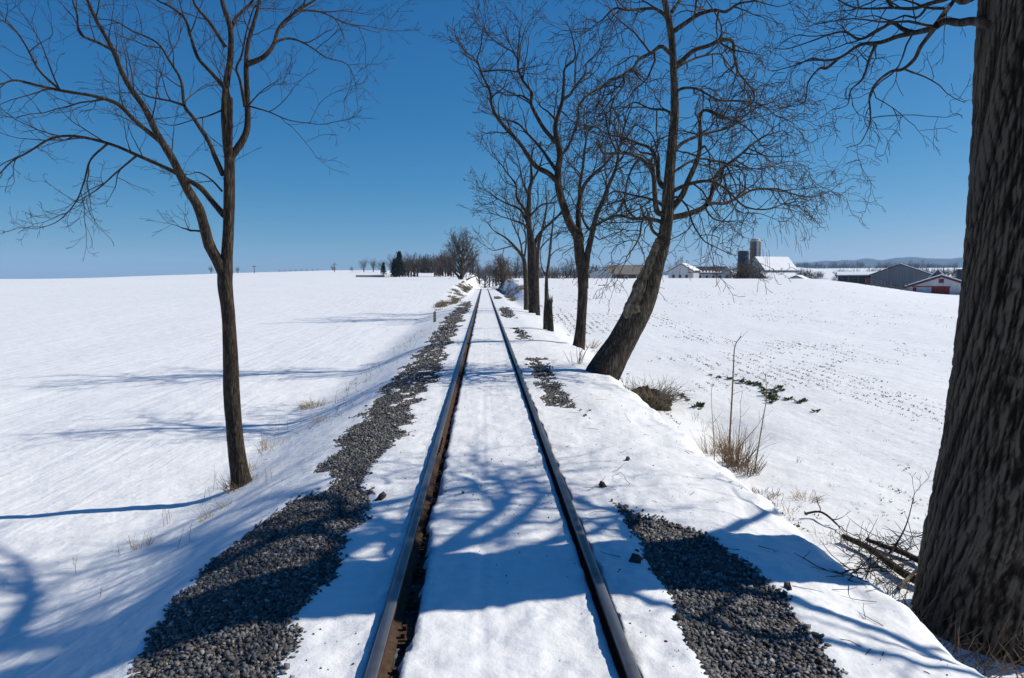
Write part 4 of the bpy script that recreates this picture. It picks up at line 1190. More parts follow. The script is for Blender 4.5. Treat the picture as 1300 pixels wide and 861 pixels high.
for k in range(9):     # snow left along the eaves
    x0 = -4.9 + k * 1.08; hh = rgs.uniform(.5, 1.5); s_ = 2.0 / 4.0
    sw.add([(x0, -4.3, 5.83), (x0 + 1.0, -4.3, 5.83), (x0 + .5, -4.3 + hh, 5.83 + hh * s_), (x0, -4.3, 6.0), (x0 + 1.0, -4.3, 6.0), (x0 + .5, -4.3 + hh, 6.05 + hh * s_)],
           [(0, 1, 2), (3, 5, 4), (0, 3, 4, 1), (1, 4, 5, 2), (2, 5, 3, 0)])
sw.build('snow_patches', M['snow_roof'], o)
o = gable('farm_building', 'small white gable at the end of the dark-roofed farm building', 'farm building', 923, 239, 2.9, 6, 5.8, 7.4, 0, M['white_wall'], M['dark_roof'], G0, 'y')
opening(o, 'window', -.5, .5, 3.9, 5.2, -3.0, M['glass'], M['white_trim'])


def silo(name, label, px, Y, rad, h, wall, cap, ground, dome, hoops=12, chute=True):
    x = at(px, 350, Y)[0]
    o = tag(empty(name, (x, Y, ground)), label, 'silo')
    n = 28
    body = [(rad, 0), (rad, h)]

    def lathe(pr):
        V = [(r_ * math.cos(2 * math.pi * j / n), r_ * math.sin(2 * math.pi * j / n), z_) for r_, z_ in pr for j in range(n)]
        Q_ = [(i * n + j, i * n + (j + 1) % n, (i + 1) * n + (j + 1) % n, (i + 1) * n + j) for i in range(len(pr) - 1) for j in range(n)]
        return V, Q_
    V, Q_ = lathe([(rad, 0), (rad, h * .5), (rad, h)])
    link('wall', mesh_np('wall', V, Q_), wall, o)
    pr = [(rad * 1.02, h - .05), (rad * 1.02, h + .1)] + ([(rad * math.cos(a_), h + .1 + dome * math.sin(a_)) for a_ in np.linspace(.05, 1.5, 7)] if dome > .5 else [(rad * .6, h + dome), (.02, h + dome)])
    V, Q_ = lathe(pr); link('cap', mesh_np('cap', V, Q_), cap, o)
    hv = []
    for k in range(1, hoops):
        z_ = h * k / hoops
        V, Q_ = lathe([(rad + .005, z_ - .05), (rad + .05, z_ - .05), (rad + .05, z_ + .05), (rad + .005, z_ + .05)])
        link('hoop', mesh_np('hoop', V, Q_, smooth=False), M['rust'] if wall is M['concrete'] else M['blue_steel'], o)
    if chute:
        c_ = MB(); c_.box(-.35, .35, -rad - .55, -rad + .1, 0, h * 1.0); c_.build('chute', M['metal_cap'], o)
    return o


silo('silo', 'tall grey concrete silo with a pale dome on top', 958, 262, 1.95, 17.6, M['concrete'], M['metal_cap'], G0, 1.2)
silo('silo', 'short dark blue silo left of the tall concrete one', 943, 255, 1.95, 13.6, M['blue_steel'], M['blue_steel'], G0, .3, 8, False)
o = gable('barn', 'large white barn with a broad snow-covered roof beside the silos', 'barn', 979, 250, 13.5, 11, 6.6, 11.2, 38, M['white_wall'], M['dark_roof'], G0, 'x')
for k in range(4): opening(o, 'window', -4.6 + k * 2.7, -3.8 + k * 2.7, 4.3, 5.5, -5.5, M['glass'], M['white_trim'])
an = MB(); an.box(6.35, 9.0, -2.0, 3.5, 0, 5.9); an.build('side_annex', M['white_wall'], o)
o = gable('shed', 'low shed with a snowy roof in front of the large white barn', 'shed', 988, 236, 11.5, 8, 3.2, 5.4, 30, M['grey_wall'], M['dark_roof'], G0, 'x')
o = gable('shed', 'low shed with a pale gable end at the right of the snowy shed', 'shed', 1014, 232, 6.6, 9, 3.2, 4.6, -10, M['pale_wall'], M['dark_roof'], G0, 'y')
o = gable('shed', 'low dark lean-to with a snowy roof in the gap of the farmyard', 'shed', 1040, 236, 7.0, 5, 2.7, 3.3, 0, M['dark_wall'], M['dark_roof'], G0, 'x')
GY = -0.9
o = gable('shed', 'long dark open shed left of the grey barn', 'shed', 1090, 205, 11.0, 8, 3.9, 4.8, 0, M['dark_wall'], M['dark_roof'], GY, 'x')
for k in range(5):
    p_ = MB(); p_.box(-5.4 + k * 2.6, -5.2 + k * 2.6, -4.12, -3.98, 0, 3.85); p_.build('post', M['fence_wood'], o)
o = gable('barn', 'wide slate-grey barn with its plain gable towards the track', 'barn', 1145, 200, 14.8, 18, 4.2, 7.0, -3, M['grey_wall'], M['dark_roof'], GY, 'y', snow=1, two=(M['rust'], M['dark_roof']))
opening(o, 'base_band', -7.3, 7.3, 0, .75, -9.0, M['concrete'], None, .05)
# the white barn with red doors
GR_ = -2.35
o = gable('barn', 'white barn with red doors and a snowy roof, beside the great trunk', 'barn', 1195, 132, 11.4, 12, 3.0, 5.05, 0, M['white_wall'], M['dark_roof'], GR_, 'y')
dr = opening(o, 'door', -1.5, 1.35, 0, 3.1, -6.0, M['red_paint'], None)
for k in range(5):
    bb = MB(); bb.box(-1.42 + k * .56, -.96 + k * .56, -6.09, -6.065, .08, 3.02); bb.build('board', M['red_paint'], dr)
opening(o, 'door', -4.5, -3.9, 0, 3.0, -6.0, M['red_paint'])
opening(o, 'door', 3.7, 4.35, 0, 3.0, -6.0, M['red_paint'])
opening(o, 'window', -.3, .3, 3.95, 4.5, -6.0, M['glass'], M['red_paint'])
opening(o, 'lintel', -4.6, 1.5, 3.1, 3.28, -6.0, M['red_paint'])
bo = MB()
for s in (-1, 1):
    z0 = 5.05; e = 6.0; sl = (5.05 - 3.0) / 5.7
    bo.prism([(0, z0 - .16), (s * e, z0 - .16 - sl * e), (s * e, z0 + .0 - sl * e), (0, z0 + .0)], 'y', -6.42, -6.36)
bo.build('bargeboard', M['red_paint'], o)
mo = MB(); mo.prism([(-2.2, 4.5), (1.0, 4.5), (-.6, 6.35)], 'y', -1.5, 4.0)
do = mo.build('roof_gable', M['grey_wall'], o)
for s in (-1, 1):
    sm = MB(); sm.prism([(-.6, 6.37), (-.6 + s * 2.0, 4.05), (-.6 + s * 2.0, 4.3), (-.6, 6.62)], 'y', -1.75, 4.1); sm.build('snow_cover', M['snow_roof'], do)
silo('silo', 'dark blue silo half hidden by the great trunk', 1219, 215, 1.1, 5.8, M['blue_steel'], M['blue_steel'], -.9, .3, 6, False)

# the round bush before the silos and trees about the farm
BT3 = generic_tree_meshes(115, 11, .40, 40, [2.6, 2.2, 1.5], .045, .02, .5, 'twig_brown')
xx = at(944, 350, 228)[0]
o = tag(empty('round_bush', (xx, 228, -1.7)), 'big rounded bare bush in front of the short dark silo', 'bush'); o.scale = (1.75, 1.75, 1.06)
link('stem', BT3[0], [], o); link('crown', BT3[1], [], o)
far_tree(860, 262, 13.5, 'bare tree rising behind the white gabled farm building', v=0, ground=G0)
far_tree(1103, 290, 9.5, 'thin bare tree behind the long dark shed', v=1, ground=-1)
far_tree(1118, 275, 9.0, 'spreading bare tree behind the left roof of the slate-grey barn', v=2, ground=-1)
far_tree(1128, 300, 9.5, 'bare tree behind the ridge of the slate-grey barn', v=0, ground=-1)
far_tree(1163, 270, 11.0, 'tallest bare tree above the right roof of the slate-grey barn', v=2, ground=-1)
far_tree(1178, 280, 8.5, 'bare tree at the right end of the slate-grey barn', v=0, ground=-1)
far_tree(1213, 300, 8.0, 'bare tree beside the dark blue silo at the great trunk', v=0, ground=-1)
for k in range(30):
    px = rng.uniform(1005, 1216)
    far_tree(px, rng.choice((470, 520, 760)) * rng.uniform(.97, 1.03), rng.uniform(8, 13), 'bare tree in the hedgerows of the far valley', 'bare trees of the valley hedgerows')

# hedges and woods of the valley, too far to tell the trees apart
def treeline(label, Y, spans, h, seed, step):
    rg4 = random.Random(seed); out = []
    for a, c in spans:
        px = a
        while px < c:
            yy_ = Y * rg4.uniform(.985, 1.015); x = at(px, 350, yy_)[0]; z = gz(x, yy_); hh = h * rg4.uniform(.55, 1.15)
            for q in range(22):
                az = rg4.uniform(0, 6.28); el = R(rg4.uniform(35, 88)); ln = hh * rg4.uniform(.5, 1.0)
                d = (math.cos(az) * math.cos(el), math.sin(az) * math.cos(el), math.sin(el))
                out.append((grow_pts((x, yy_, z + hh * rg4.uniform(0, .25)), d, ln, 4, .2, .05, rg4), [hh * .022, hh * .02, hh * .016, hh * .008], 3))
            px += step * rg4.uniform(.6, 1.5)
    tag(link('treeline', tubes_mesh('treeline', out, (0, 0, 0)), M['twig_far']), label, 'wood', kind='stuff')


treeline('low bare hedge across the valley just behind the farm', 620, ((1004, 1080), (1100, 1140)), 8, 1, 3.0)
treeline('bare wood across the valley field behind the slate-grey barn', 980, ((1000, 1046), (1062, 1128), (1160, 1216)), 13, 2, 3.0)
treeline('thin line of woods along the top of the valley fields', 1900, ((985, 1100), (1112, 1216)), 20, 3, 2.6)

# paddock rails and fence posts before the barns
def fence(label, pts, Y, h, rails=3, red=False):
    w0 = [at(p, 362, Y)[0] for p in pts]
    g = [gz(x, Y) for x in w0]
    o = tag(empty('fence', (w0[0], Y, g[0])), label, 'fence')
    for i, (x, z) in enumerate(zip(w0, g)):
        q = MB(); q.box(x - w0[0] - .07, x - w0[0] + .07, -.07, .07, z - g[0] - .4, z - g[0] + h)
        q.build('post', M['red_paint'] if red and i == 0 else M['fence_wood'], o)
    for i in range(len(w0) - 1):
        for k in range(rails):
            q = MB(); za = g[i] - g[0] + h * (.35 + .28 * k); zb = g[i + 1] - g[0] + h * (.35 + .28 * k)
            q.prism([(w0[i] - w0[0], za - .05), (w0[i + 1] - w0[0], zb - .05), (w0[i + 1] - w0[0], zb + .05), (w0[i] - w0[0], za + .05)], 'y', -.1, -.075)
            q.build('rail', M['fence_wood'], o)
    return o


fence('wooden paddock rails with a red end post before the dark shed', (1099, 1106, 1113, 1119), 128, 1.25, 3, True)
fence('line of bare fence posts between the paddock and the red-doored barn', (1123, 1131, 1143, 1152), 128, 1.2, 1)
fence('wire fence posts crossing the hill on the left horizon', (355, 362, 369, 376, 383, 390, 397, 404), 345, 1.3, 1)


def pole(px, Y, h, label, arm=True):
    x = at(px, 350, Y)[0]
    o = tag(empty('utility_pole', (x, Y, gz(x, Y))), label, 'utility pole')
    link('post', tubes_mesh('post', [([(0, 0, -.5), (0, 0, h * .5), (0, 0, h)], [.17, .15, .12], 8)], (0, 0, 0)), M['pole_wood'], o)
    if arm:
        q = MB(); q.box(-1.0, 1.0, -.16, -.12 + .02, h - .7, h - .5); q.build('crossarm', M['pole_wood'], o)


pole(323, 330, 3.6, 'wooden pole on the horizon just right of the forked trunk')
pole(425, 330, 4.2, 'lone wooden pole on the snowy hill left of the track')
pole(447, 340, 2.4, 'short marker pole on the hill near the grey roof', False)
o = gable('shed', 'low farm building with a blue-grey roof sunk behind the left field', 'shed', 470, 262, 9.5, 8, .9, 1.6, 0, M['white_wall'], M['grey_wall'], 1.7, 'x', snow=False)
o = gable('house', 'tiny white farmhouse at the edge of the wood on the left', 'house', 541, 262, 5.0, 5, 1.3, 2.4, 0, M['white_wall'], M['dark_roof'], 1.4, 'x')

# ------------------------------------------------------------------ hills and air
def hills(name, label, dist, prof, a0, a1, seed):
    n = 260
    A = np.linspace(a0, a1, n)
    rows = []
    for k, (fr, hf) in enumerate(((0, 0), (.02, .35), (.05, .7), (.09, .93), (.14, 1.0), (.2, .8))):
        d_ = dist * (1 + fr)
        rows.append(np.stack([np.sin(A) * d_, np.cos(A) * d_, -12 + hf * (prof(A) + 12) * (1 + .06 * fbm(A * 60, A * 0 + k, seed, 3))], -1))
    V = np.array(rows); m_ = len(rows)
    i = np.arange(m_ - 1)[:, None] * n; j = np.arange(n - 1)[None]
    Qh = np.stack([i + j, i + j + 1, i + n + j + 1, i + n + j], -1).reshape(-1, 4)
    return tag(link(name, mesh_np(name, V, Qh), M['hill_wood']), label, kind='structure')


hills('hills', 'long wooded ridge on the far horizon', 6000, lambda a: 40 + 40 * ss(-.3, -.1, a) * (1 - .5 * ss(0, .1, a)) - 30 * ss(-.18, -.35, a) + 125 * ss(.28, .5, a) * (1 + .35 * fbm(a * 14, a * 0, 90, 3)) + 10 * fbm(a * 30, a * 0, 91, 3), -.36, .8, 5)
hills('hills', 'lower wooded ridge before the far one', 3600, lambda a: 14 + 38 * ss(.2, .45, a) * (1 + .8 * fbm(a * 12, a * 0 + 3, 92, 3)) + 8 * fbm(a * 40, a * 0, 93, 3) - 30 * ss(-.12, -.3, a), -.2, .8, 6)

hz = MB(); hz.box(-7600, 7600, -300, 7900, -14, 230)
hm = bpy.data.materials.new('haze'); hm.use_nodes = True
hn = hm.node_tree
hn.nodes.remove(hn.nodes['Principled BSDF'])
pv = hn.nodes.new('ShaderNodeVolumePrincipled')
pv.inputs['Color'].default_value = (0.38, 0.66, 1.0, 1)
pv.inputs['Density'].default_value = 0.00007
pv.inputs['Anisotropy'].default_value = 0.2
hn.links.new(pv.outputs['Volume'], hn.nodes['Material Output'].inputs['Volume'])
ho = hz.build('haze', hm)
tag(ho, 'thin blue winter haze over the farmland', kind='stuff')

# ------------------------------------------------------------------ weeds, grass, sticks and stones
def blades(n, h, spread, rg, lean=0.35, w=0.004, sides=3, curve=0.12, npt=5):
    out = []
    for k in range(n):
        a = rg.uniform(0, 6.28); rr_ = spread * math.sqrt(rg.random())
        d = nrm((math.cos(a) * lean * rg.uniform(.2, 1.2), math.sin(a) * lean * rg.uniform(.2, 1.2), 1))
        ln = h * rg.uniform(.45, 1.1)
        p = grow_pts((math.cos(a) * rr_, math.sin(a) * rr_, -.04), d, ln, npt, curve, -0.12 * lean, rg)
        out.append((p, list(np.linspace(w, w * .3, npt)), sides))
    return out


def tuft(name, label, px, py, n, h, spread, m, seed, lean=.4, w=.004, category='grass', group=None, loc=None):
    rg = random.Random(seed)
    p = ground_at(px, py) if loc is None else loc
    o = link(name, tubes_mesh(name, blades(n, h, spread, rg, lean, w), (0, 0, 0)), m, None, tuple(p))
    return tag(o, label, category, group)


tuft('grass_tuft', 'straw-coloured grass tuft standing alone in the snow left of the forked tree', 180, 697, 26, .26, .09, M['straw'], 1, .5, .0035)
tuft('grass_tuft', 'matted brown grass round the foot of the forked tree', 306, 618, 150, .26, .27, M['brown_stem'], 2, .8, .004)
tuft('grass_tuft', 'low straw grass at the right side of the forked tree foot', 322, 596, 60, .22, .2, M['straw'], 3, .7, .004)
tuft('grass_tuft', 'small dry grass tuft below the forked tree on the slope', 292, 640, 40, .16, .16, M['straw'], 4, .8, .0035)
tuft('grass_tuft', 'dry grass tuft on the slope halfway between the forked tree and the ballast', 266, 660, 30, .2, .12, M['straw'], 5, .6, .0035)
tuft('grass_clump', 'rusty brown grass clump lying on the left bank', 398, 516, 130, .3, .3, M['straw'], 6, .9, .006)
tuft('grass_tuft', 'straw grass tuft next to the rusty clump, nearer the ballast', 408, 535, 40, .24, .2, M['straw'], 7, .8, .005)
tuft('grass_tuft', 'pale grass tuft on the bank right of the forked trunk', 345, 568, 44, .3, .25, M['straw'], 8, .6, .0045)
tuft('grass_tuft', 'tan grass tuft at the edge of the right field, below the weeds', 1022, 634, 70, .24, .18, M['straw'], 9, .8, .004)
tuft('grass_tuft', 'brown grass clump under the snow edge below the tall weeds', 968, 628, 90, .16, .2, M['brown_stem'], 10, 1.0, .006)


def weed(name, label, px, py, h, seed, n=1, lean=.12, w=.006, m=None, group=None, branch=5):
    rg = random.Random(seed); p = ground_at(px, py)
    out = []
    for k in range(n):
        d = nrm((rg.gauss(0, lean), rg.gauss(0, lean), 1))
        ln = h * rg.uniform(.6, 1.0)
        q = grow_pts((rg.gauss(0, .05) * (n > 1), rg.gauss(0, .05) * (n > 1), -.05), d, ln, 9, .04, .01, rg)
        out.append((q, list(np.linspace(w, w * .4, 9)), 4))
        for j in range(branch):
            i = rg.randrange(3, 8)
            dd = side_dir(nrm(tuple(q[i + 1][c] - q[i][c] for c in range(3))), R(rg.uniform(25, 55)), rg)
            out.append((grow_pts(q[i], dd, ln * rg.uniform(.1, .28), 5, .12, .05, rg), [w * .5, w * .45, w * .4, w * .3, w * .2], 3))
    o = link(name, tubes_mesh(name, out, (0, 0, 0)), m or M['brown_stem'], None, tuple(p))
    return tag(o, label, 'weed', group)


wl = ((93, 727, .32), (148, 705, .3), (212, 668, .36), (262, 640, .42), (275, 622, .5), (330, 580, .55), (352, 556, .6), (366, 548, .5), (382, 540, .55), (425, 512, .6), (440, 505, .55), (452, 496, .6), (470, 484, .7), (486, 474, .6), (505, 462, .7), (520, 452, .8), (236, 690, .3), (125, 760, .25), (345, 610, .3))
for k, (px, py, h) in enumerate(wl):
    lab, grp = (('thin dry weed stalk in the snow low on the bank, left of the forked tree', 'weed stalks left of the forked tree') if px < 262 else
                ('thin dry weed stalk close by the foot of the forked tree', 'weed stalks at the forked tree') if px < 360 else
                ('thin dry weed stalk up the left bank beyond the forked tree', 'weed stalks up the left bank'))
    weed('dry_weed', lab, px, py, h, 40 + k, rng.choice((1, 2, 3)), .18, .0035, M['brown_stem'] if k % 2 else M['straw'], grp, 4)
# the weed bed at the right edge of the bank
P0 = ground_at(925, 600)


def stalk(label, pts, Y, w, seed):
    W = catmull(np.array([at(a, c, Y) for a, c in pts]), 4)
    W[0][2] = gz(W[0][0], W[0][1]) - .15
    n = len(W); tb_ = [(W - W[0], list(np.linspace(w, w * .35, n)), 6)]
    rg = random.Random(seed); out = []
    ramify(W - W[0], list(np.linspace(w, w * .35, n)), dict(len=[.35], dens=[2.2], ang=(30, 60), lift=[.1], n=[5], wig=[.15], trop=[.05], rad=[.005], rmin=.002, sides=[3]), 0, out, rg, .25)
    o = tag(link('weed_stalk', tubes_mesh('weed_stalk', tb_ + out, (0, 0, 0)), M['brown_stem'], None, tuple(W[0])), label, 'weed')


YW = float(ground_at(930, 598)[1])
stalk('tallest bare weed stalk with a hooked tip in the weed bed', [(923, 604), (926, 560), (929, 510), (931, 470), (933, 440), (941, 427)], YW, .02, 1)
stalk('second tall weed stalk leaning right, at the right of the weed bed', [(957, 602), (964, 560), (969, 530), (973, 505), (972, 476)], YW, .014, 2)
stalk('slim weed stalk at the left edge of the weed bed', [(907, 583), (906, 550), (904, 525), (903, 492)], YW + .3, .009, 3)
stalk('slim upright stalk between the two tall ones', [(936, 590), (938, 555), (940, 530), (940, 508)], YW + .3, .009, 4)
stalk('low slanting stalk crossing the weed bed', [(936, 572), (948, 556), (960, 543), (968, 530)], YW + .1, .008, 5)
stalk('short crooked stalk left of the tallest one', [(918, 598), (916, 570), (913, 548), (910, 535)], YW + .1, .008, 6)
for k, (px, py, h, n, lab) in enumerate(((935, 590, .75, 130, 'thick brown bundle of dead weeds at the middle of the weed bed'), (925, 575, .6, 60, 'loose dead weeds behind the tallest stalk'), (948, 600, .45, 80, 'bent straw at the right foot of the weed bed'), (905, 575, .55, 36, 'thin reddish weeds at the left of the weed bed'))):
    tuft('weed_clump', lab, px, py, n, h, .2, M['brown_stem'] if k % 2 == 0 else M['straw'], 60 + k, .5, .0055, 'weed')
for k, (px, py, h, lab) in enumerate(((858, 500, .35, 'small dry weed below the brush mound on the right snow edge'), (882, 534, .4, 'dry weed on the snow edge between the brush mound and the weed bed'), (896, 548, .45, 'thin dry weeds just left of the weed bed'),
                                      (985, 632, .25, 'little dry weed right of the weed bed, beside the tan tuft'), (1003, 655, .3, 'dry weed on the snow edge above the crooked stick'), (1010, 588, .2, 'short weed in the field right of the weed bed'), (1085, 688, .35, 'dry weed at the left end of the log pile'), (1062, 690, .25, 'low weed at the snow edge left of the log pile'))):
    weed('dry_weed', lab, px, py, h, 140 + k, 4, .3, .004, M['brown_stem'] if k % 2 else M['straw'], None, 4)
for k, (px, py, lab) in enumerate(((872, 512, 'matted dry grass on the bank edge below the brush mound'), (912, 566, 'matted straw at the left foot of the weed bed'), (990, 645, 'flattened dry grass on the snow edge below the tan tuft'), (1052, 684, 'flattened dry grass at the snow edge before the log pile'))):
    tuft('grass_tuft', lab, px, py, 60, .16, .22, M['straw'] if k % 2 else M['brown_stem'], 170 + k, 1.2, .004)
# dead brush on the slope right of the leaning tree
pm = at(822, 480, YN - .2); pm[2] = gz(pm[0], pm[1])
o = tag(empty('brush_mound', tuple(pm)), 'mound of earth and grey brush at the right foot of the leaning tree', 'brush mound')
rgm = random.Random(12)
th_, ph_ = np.meshgrid(np.linspace(0, 2 * math.pi, 37)[:-1], np.linspace(0, math.pi / 2, 12))
rad_ = 1 + .5 * fbm(np.cos(th_) * 2 + 3, np.sin(th_) * 2 + ph_ * 2, 77, 3)
V = np.stack([np.cos(th_) * np.cos(ph_) * rad_ * .62, np.sin(th_) * np.cos(ph_) * rad_ * .7, np.sin(ph_) * rad_ * .52 - .12], -1)
i = np.arange(11)[:, None] * 36; j = np.arange(36)[None]; j2 = (j + 1) % 36
link('earth', mesh_np('earth', V, np.stack([i + j, i + j2, i + 36 + j2, i + 36 + j], -1).reshape(-1, 4)), M['earth'], o)
link('brush', tubes_mesh('brush', [(p_, r_, 3) for p_, r_, _ in blades(420, .75, .62, rgm, 1.0, .008, 3, .25, 6)], (0, 0, 0)), M['dead_wood'], o, (0, 0, .12))
tuft('weed_clump', 'few dark shoots left of the leaning tree foot', 733, 462, 10, .7, .2, M['brown_stem'], 90, .35, .012, 'weed')
tuft('weed_clump', 'dry grass behind the foot of the two-stemmed tree', 748, 442, 40, .5, .35, M['straw'], 91, .6, .012, 'weed')

# green leaves in the field
def leaf_clump(n, s, rg):
    V = []; T = []
    for k in range(n):
        a = rg.uniform(0, 6.28); r_ = s * math.sqrt(rg.random()); l_ = s * rg.uniform(.35, .8); w_ = l_ * .35
        c = np.array([math.cos(a) * r_ * .5, math.sin(a) * r_ * .5, 0]); d_ = np.array([math.cos(a), math.sin(a), rg.uniform(.2, 1.1)]) * l_
        sd = np.array([-math.sin(a), math.cos(a), 0]) * w_
        b0 = len(V); V += [c, c + d_ * .55 + sd, c + d_ * .55 - sd, c + d_]; T += [(b0, b0 + 1, b0 + 2), (b0 + 1, b0 + 3, b0 + 2)]
    return np.array(V), T


LC = []
for k in range(4):
    V, T = leaf_clump(30, .13, random.Random(300 + k)); me = mesh_np('green_plant', V, None, T, smooth=False); me.materials.append(M['green']); LC.append(me)
gp = [(902, 477), (913, 480), (926, 482), (934, 484), (942, 486), (950, 487), (956, 488), (962, 490), (966, 493), (970, 497), (972, 500), (975, 503), (978, 506), (982, 497), (984, 499), (988, 494), (993, 496), (981, 509), (977, 513), (985, 505), (1001, 508), (1014, 512), (1020, 510), (1035, 523), (865, 502), (868, 505), (873, 509), (886, 518)]
for k, (px, py) in enumerate(gp):
    p = ground_at(px, py)
    o = bpy.data.objects.new('green_plant', LC[k % 4]); COL.objects.link(o); o.location = tuple(p); o.rotation_euler.z = rng.uniform(0, 6); s_ = rng.uniform(.7, 1.5); o.scale = (s_, s_, s_)
    if k < 20: tag(o, 'low dark green plant in the curved row behind the weed bed', 'plant', 'green plants in the curved row')
    elif k < 24: tag(o, 'lone low green plant right of the end of the curved row', 'plant', 'green plants right of the curved row')
    else: tag(o, 'low green plant at the snow edge between the brush mound and the weed bed', 'plant', 'green plants at the snow edge')
for k, (px, py) in enumerate(((1052, 590), (1040, 575), (1078, 598), (1096, 578), (1110, 612), (1128, 560), (1150, 590), (1142, 625), (1176, 660), (1168, 676), (1120, 655), (1086, 640), (1060, 618), (1180, 610), (1105, 548), (1160, 545))):
    tuft('green_tuft', 'small green grass tuft in the snow of the near right field', px, py, 16, .09, .05, M['green'], 700 + k, .9, .004, 'grass', 'green grass tufts left of the great trunk')
# sprouts and stubble showing through the snow of the right field: far too many to count
rg = np.random.RandomState(5)
N = 26000
xs = 3.9 + rg.exponential(16, N); ys = 4.5 + rg.exponential(22, N)
den = fbm(xs * .35, ys * .22, 201, 3) + .55 * fbm(xs * 2.2, ys * .5, 202, 2)
keep = (den > .2) & (xs < 75) & (ys < 95) & (xs < ys * .95 + 3)
xs, ys = xs[keep][:5200], ys[keep][:5200]
xs = np.round((xs - 0.05 * ys) / .45) * .45 + 0.05 * ys + rg.normal(0, .06, len(xs))     # drilled rows
zs = H(xs, ys)
V = []; T = []
size = .018 + .03 * rg.beta(1.2, 4, len(xs)) + .0006 * ys
for x, y, z, s_ in zip(xs, ys, zs, size):
    for q in range(3):
        a = rg.uniform(0, 6.28); b0 = len(V); ca, sa = math.cos(a), math.sin(a)
        V += [(x + rg.uniform(-s_, s_) - sa * s_ * .22, y + ca * s_ * .22, z - .01), (x + sa * s_ * .22, y - ca * s_ * .22, z - .01), (x + ca * s_, y + sa * s_, z + s_ * rg.uniform(.4, 1.3))]
        T.append((b0, b0 + 1, b0 + 2))
me = mesh_np('crop_sprouts', V, None, T, smooth=False)
sm_ = simple('sprout', (0.05, 0.06, 0.03), (0.2, 0.17, 0.11), .6, .9)
tag(link('crop_sprouts', me, sm_), 'sprouts and stubble peeping through the snow of the right field', 'crop', kind='stuff')

# dry grass on the cutting banks ahead
def bank_grass(name, label, xa, xb, ya, yb, n, h, seed, thr=.0, w=.02):
    rs = np.random.RandomState(seed); rg2 = random.Random(seed); out = []
    x = rs.uniform(xa, xb, n); y = rs.uniform(ya, yb, n)
    ok = fbm(x * 1.3, y * .25, seed, 3) > thr
    x, y = x[ok], y[ok]; z = H(x, y)
    for p in zip(x, y, z):
        for q in range(4):
            out.append((grow_pts((p[0] + rg2.gauss(0, .12), p[1] + rg2.gauss(0, .4), p[2] - .05), nrm((rg2.gauss(0, .6), rg2.gauss(0, .6), .7)), h * rg2.uniform(.4, 1.2), 3, .1, -.1, rg2), [w, w * .8, w * .3], 3))
    tag(link(name, tubes_mesh(name, out, (0, 0, 0)), M['bank_grass']), label, 'grass', kind='stuff')


bank_grass('dry_grass', 'strip of dry brown grass along the left bank far up the track', -4.4, -2.6, 58, 150, 2600, .34, 401, .05)
bank_grass('dry_grass', 'dry brown grass at the foot of the thicket right of the track', 2.7, 5.2, 75, 165, 2200, .38, 402, .08)
bank_grass('dry_grass', 'sparse dry grass on the lower left bank beside the ballast', -4.2, -2.5, 12, 60, 420, .16, 403, .15, .006)

# stakes on the left bank
for k, (px, py, h, lab) in enumerate(((552, 409, .6, 'grey wooden stake on the left bank beside the ballast'),)):
    p = ground_at(px, py)
    q = MB(); t_ = .1
    q.prism([(-.07, -.3), (.07, -.3), (.065, h), (.02, h + .06), (-.06, h - .02)], 'y', -.06, .06)
    o = q.build('stake', M['fence_wood'], None, tuple(p)); o.rotation_euler = (rng.uniform(-.06, .06), rng.uniform(-.12, .12), rng.uniform(0, 1)); tag(o, lab, 'stake')

# fallen wood by the great tree
def log(label, pts, Y, r0, r1, seed, branch=True, m='bark_dark', lift=.03):
    W = []
    for px, py, dy in pts:
        p = ground_at(px, py); W.append((p[0], p[1], p[2] + lift + dy))
    W = catmull(W, 6); n = len(W); r_ = np.linspace(r0, r1, n); b0 = W[0].copy()
    P_, rr_ = stub_end(W, r_)
    o = tag(empty('fallen_branch', tuple(b0)), label, 'fallen branch')
    link('stem', trunk_mesh('stem', P_, rr_, b0, 16, .12, 0, seed, per_m=26), M[m], o)
    if branch:
        out = []; rg2 = random.Random(seed)
        ramify(P_, rr_, dict(len=[.45, .22], dens=[3.5, 3], ang=(30, 80), lift=[.25, .1], n=[6, 4], wig=[.22, .25], trop=[.05, 0], rad=[.012, .006], rmin=.003, sides=[4, 3]), 0, out, rg2, .1)
        link('twigs', tubes_mesh('twigs', out, b0), M['twig_dark'], o)
    return o


YF = 0
log('thick dark log lying along the snow edge left of the great trunk', [(1070, 688, .05), (1100, 703, .06), (1125, 720, .06), (1150, 736, .05), (1178, 750, .05)], YF, .03, .055, 1)
log('thinner log lying behind the thick dark one', [(1100, 690, .03), (1122, 698, .03), (1148, 708, .03), (1176, 722, .03)], YF, .022, .035, 2, False)
log('crooked stick on the snow above the log pile', [(1022, 659, .04), (1038, 658, .07), (1050, 664, .08), (1064, 672, .02)], YF, .018, .012, 3)
log('pale broken stick poking up from the log pile', [(1140, 752, .02), (1156, 744, .1), (1172, 742, .22)], YF, .022, .016, 4, False, 'dead_wood')
log('forked brushwood reaching up beside the great trunk', [(1128, 706, .0), (1140, 704, .15), (1150, 704, .38), (1157, 704, .72)], YF, .014, .004, 5)
rgt = random.Random(77); out = []
for k in range(150):
    p = ground_at(rgt.uniform(1085, 1185), rgt.uniform(690, 760))
    out.append((grow_pts((p[0], p[1] + .25, gz(p[0], p[1] + .25) + .02), nrm((rgt.gauss(0, 1), rgt.gauss(0, 1), rgt.uniform(0, .6))), rgt.uniform(.15, .5), 5, .2, 0, rgt), [.006, .005, .005, .004, .002], 3))
tag(link('brushwood', tubes_mesh('brushwood', out, (0, 0, 0)), M['twig_dark']), 'tangle of thin brushwood round the logs at the great trunk', 'brushwood', kind='stuff')
out = []
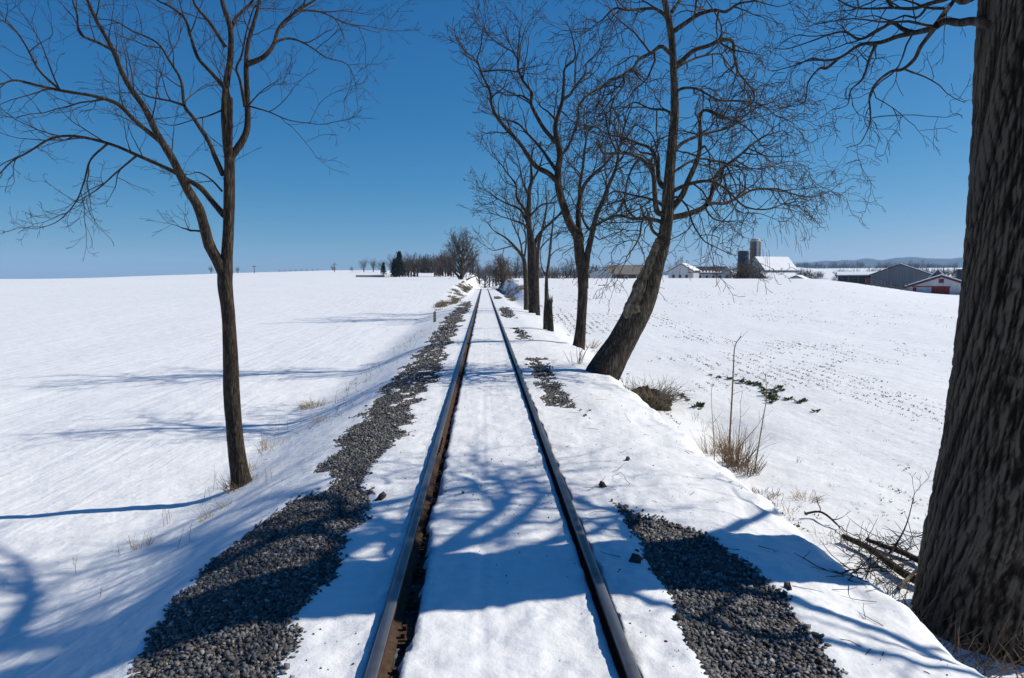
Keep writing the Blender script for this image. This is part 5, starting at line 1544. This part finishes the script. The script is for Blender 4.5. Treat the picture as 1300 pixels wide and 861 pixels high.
for k in range(260):
    a = rgt.uniform(R(150), R(320)); r_ = rgt.uniform(.72, 1.05)
    x, y = 4.62 + math.cos(a) * r_, YG + math.sin(a) * r_
    out.append((grow_pts((x, y, gz(x, y) - .03), nrm((rgt.gauss(0, .5), rgt.gauss(0, .5), .9)), rgt.uniform(.15, .6), 5, .14, -.05, rgt), [.004, .004, .0035, .003, .0015], 3))
tag(link('undergrowth', tubes_mesh('undergrowth', out, (0, 0, 0)), M['brown_stem']), 'thin dead undergrowth round the foot of the great trunk', 'undergrowth', kind='stuff')

# crumbs of bark, gravel and twig fallen on the snow beside the rails
rg3 = np.random.RandomState(91)
xs = rg3.uniform(-1.5, 3.0, 900); ys = 3 + rg3.exponential(7, 900)
ok = (np.abs(np.abs(xs) - RAIL_X) > .08) & (ys < 32) & (fbm(xs * 1.2, ys * .5, 95, 3) > -.02)
xs, ys = xs[ok], ys[ok]; sz_ = .003 + .011 * rg3.beta(1, 4, len(xs))
V, T, sh = stones(xs, ys, H(xs, ys) + sz_ * .3, sz_, 97)
tag(link('litter', mesh_np('litter', V, None, T, smooth=False), M['stone_lone']), 'crumbs of gravel and bark scattered on the snow along the rails', 'litter', kind='stuff')
out = []; rgq = random.Random(98)
for k in range(70):
    x, y = rgq.uniform(1.0, 3.0), 4 + rgq.expovariate(.16)
    if y > 28: continue
    out.append((grow_pts((x, y, gz(x, y) + .006), nrm((rgq.gauss(0, 1), rgq.gauss(0, 1), .02)), rgq.uniform(.06, .28), 4, .15, 0, rgq), [.003, .003, .0025, .0015], 3))
tag(link('fallen_twigs', tubes_mesh('fallen_twigs', out, (0, 0, 0)), M['twig_dark']), 'tiny fallen twigs on the snow of the right shoulder', 'twigs', kind='stuff')

# loose stones and bits on the snow
for k, (px, py, s_, lab) in enumerate(((484, 634, .055, 'dark lump of earth on the snow between the ballast and the left rail'), (437, 655, .04, 'dark stone at the edge of the left ballast strip'), (765, 619, .045, 'brown stone on the snow right of the right rail'), (806, 712, .05, 'dark clod on the snow by the right rail, left of the ballast patch'),
                                       (862, 787, .04, 'small stone on the snow at the left rim of the near ballast patch'), (1001, 747, .045, 'dark clod on the snow right of the near ballast patch'), (588, 628, .018, 'tiny pebble on the snow between the rails'), (797, 585, .03, 'small dark bit of bark on the snow of the right shoulder'))):
    V, T, sh = stones(np.zeros(1), np.zeros(1), np.zeros(1), np.array([s_]), 500 + k)
    p = ground_at(px, py)
    o = link('stone', mesh_np('stone', V, None, T, smooth=False), M['stone_lone'], None, (p[0], p[1], p[2] + s_ * .35)); tag(o, lab, 'stone')
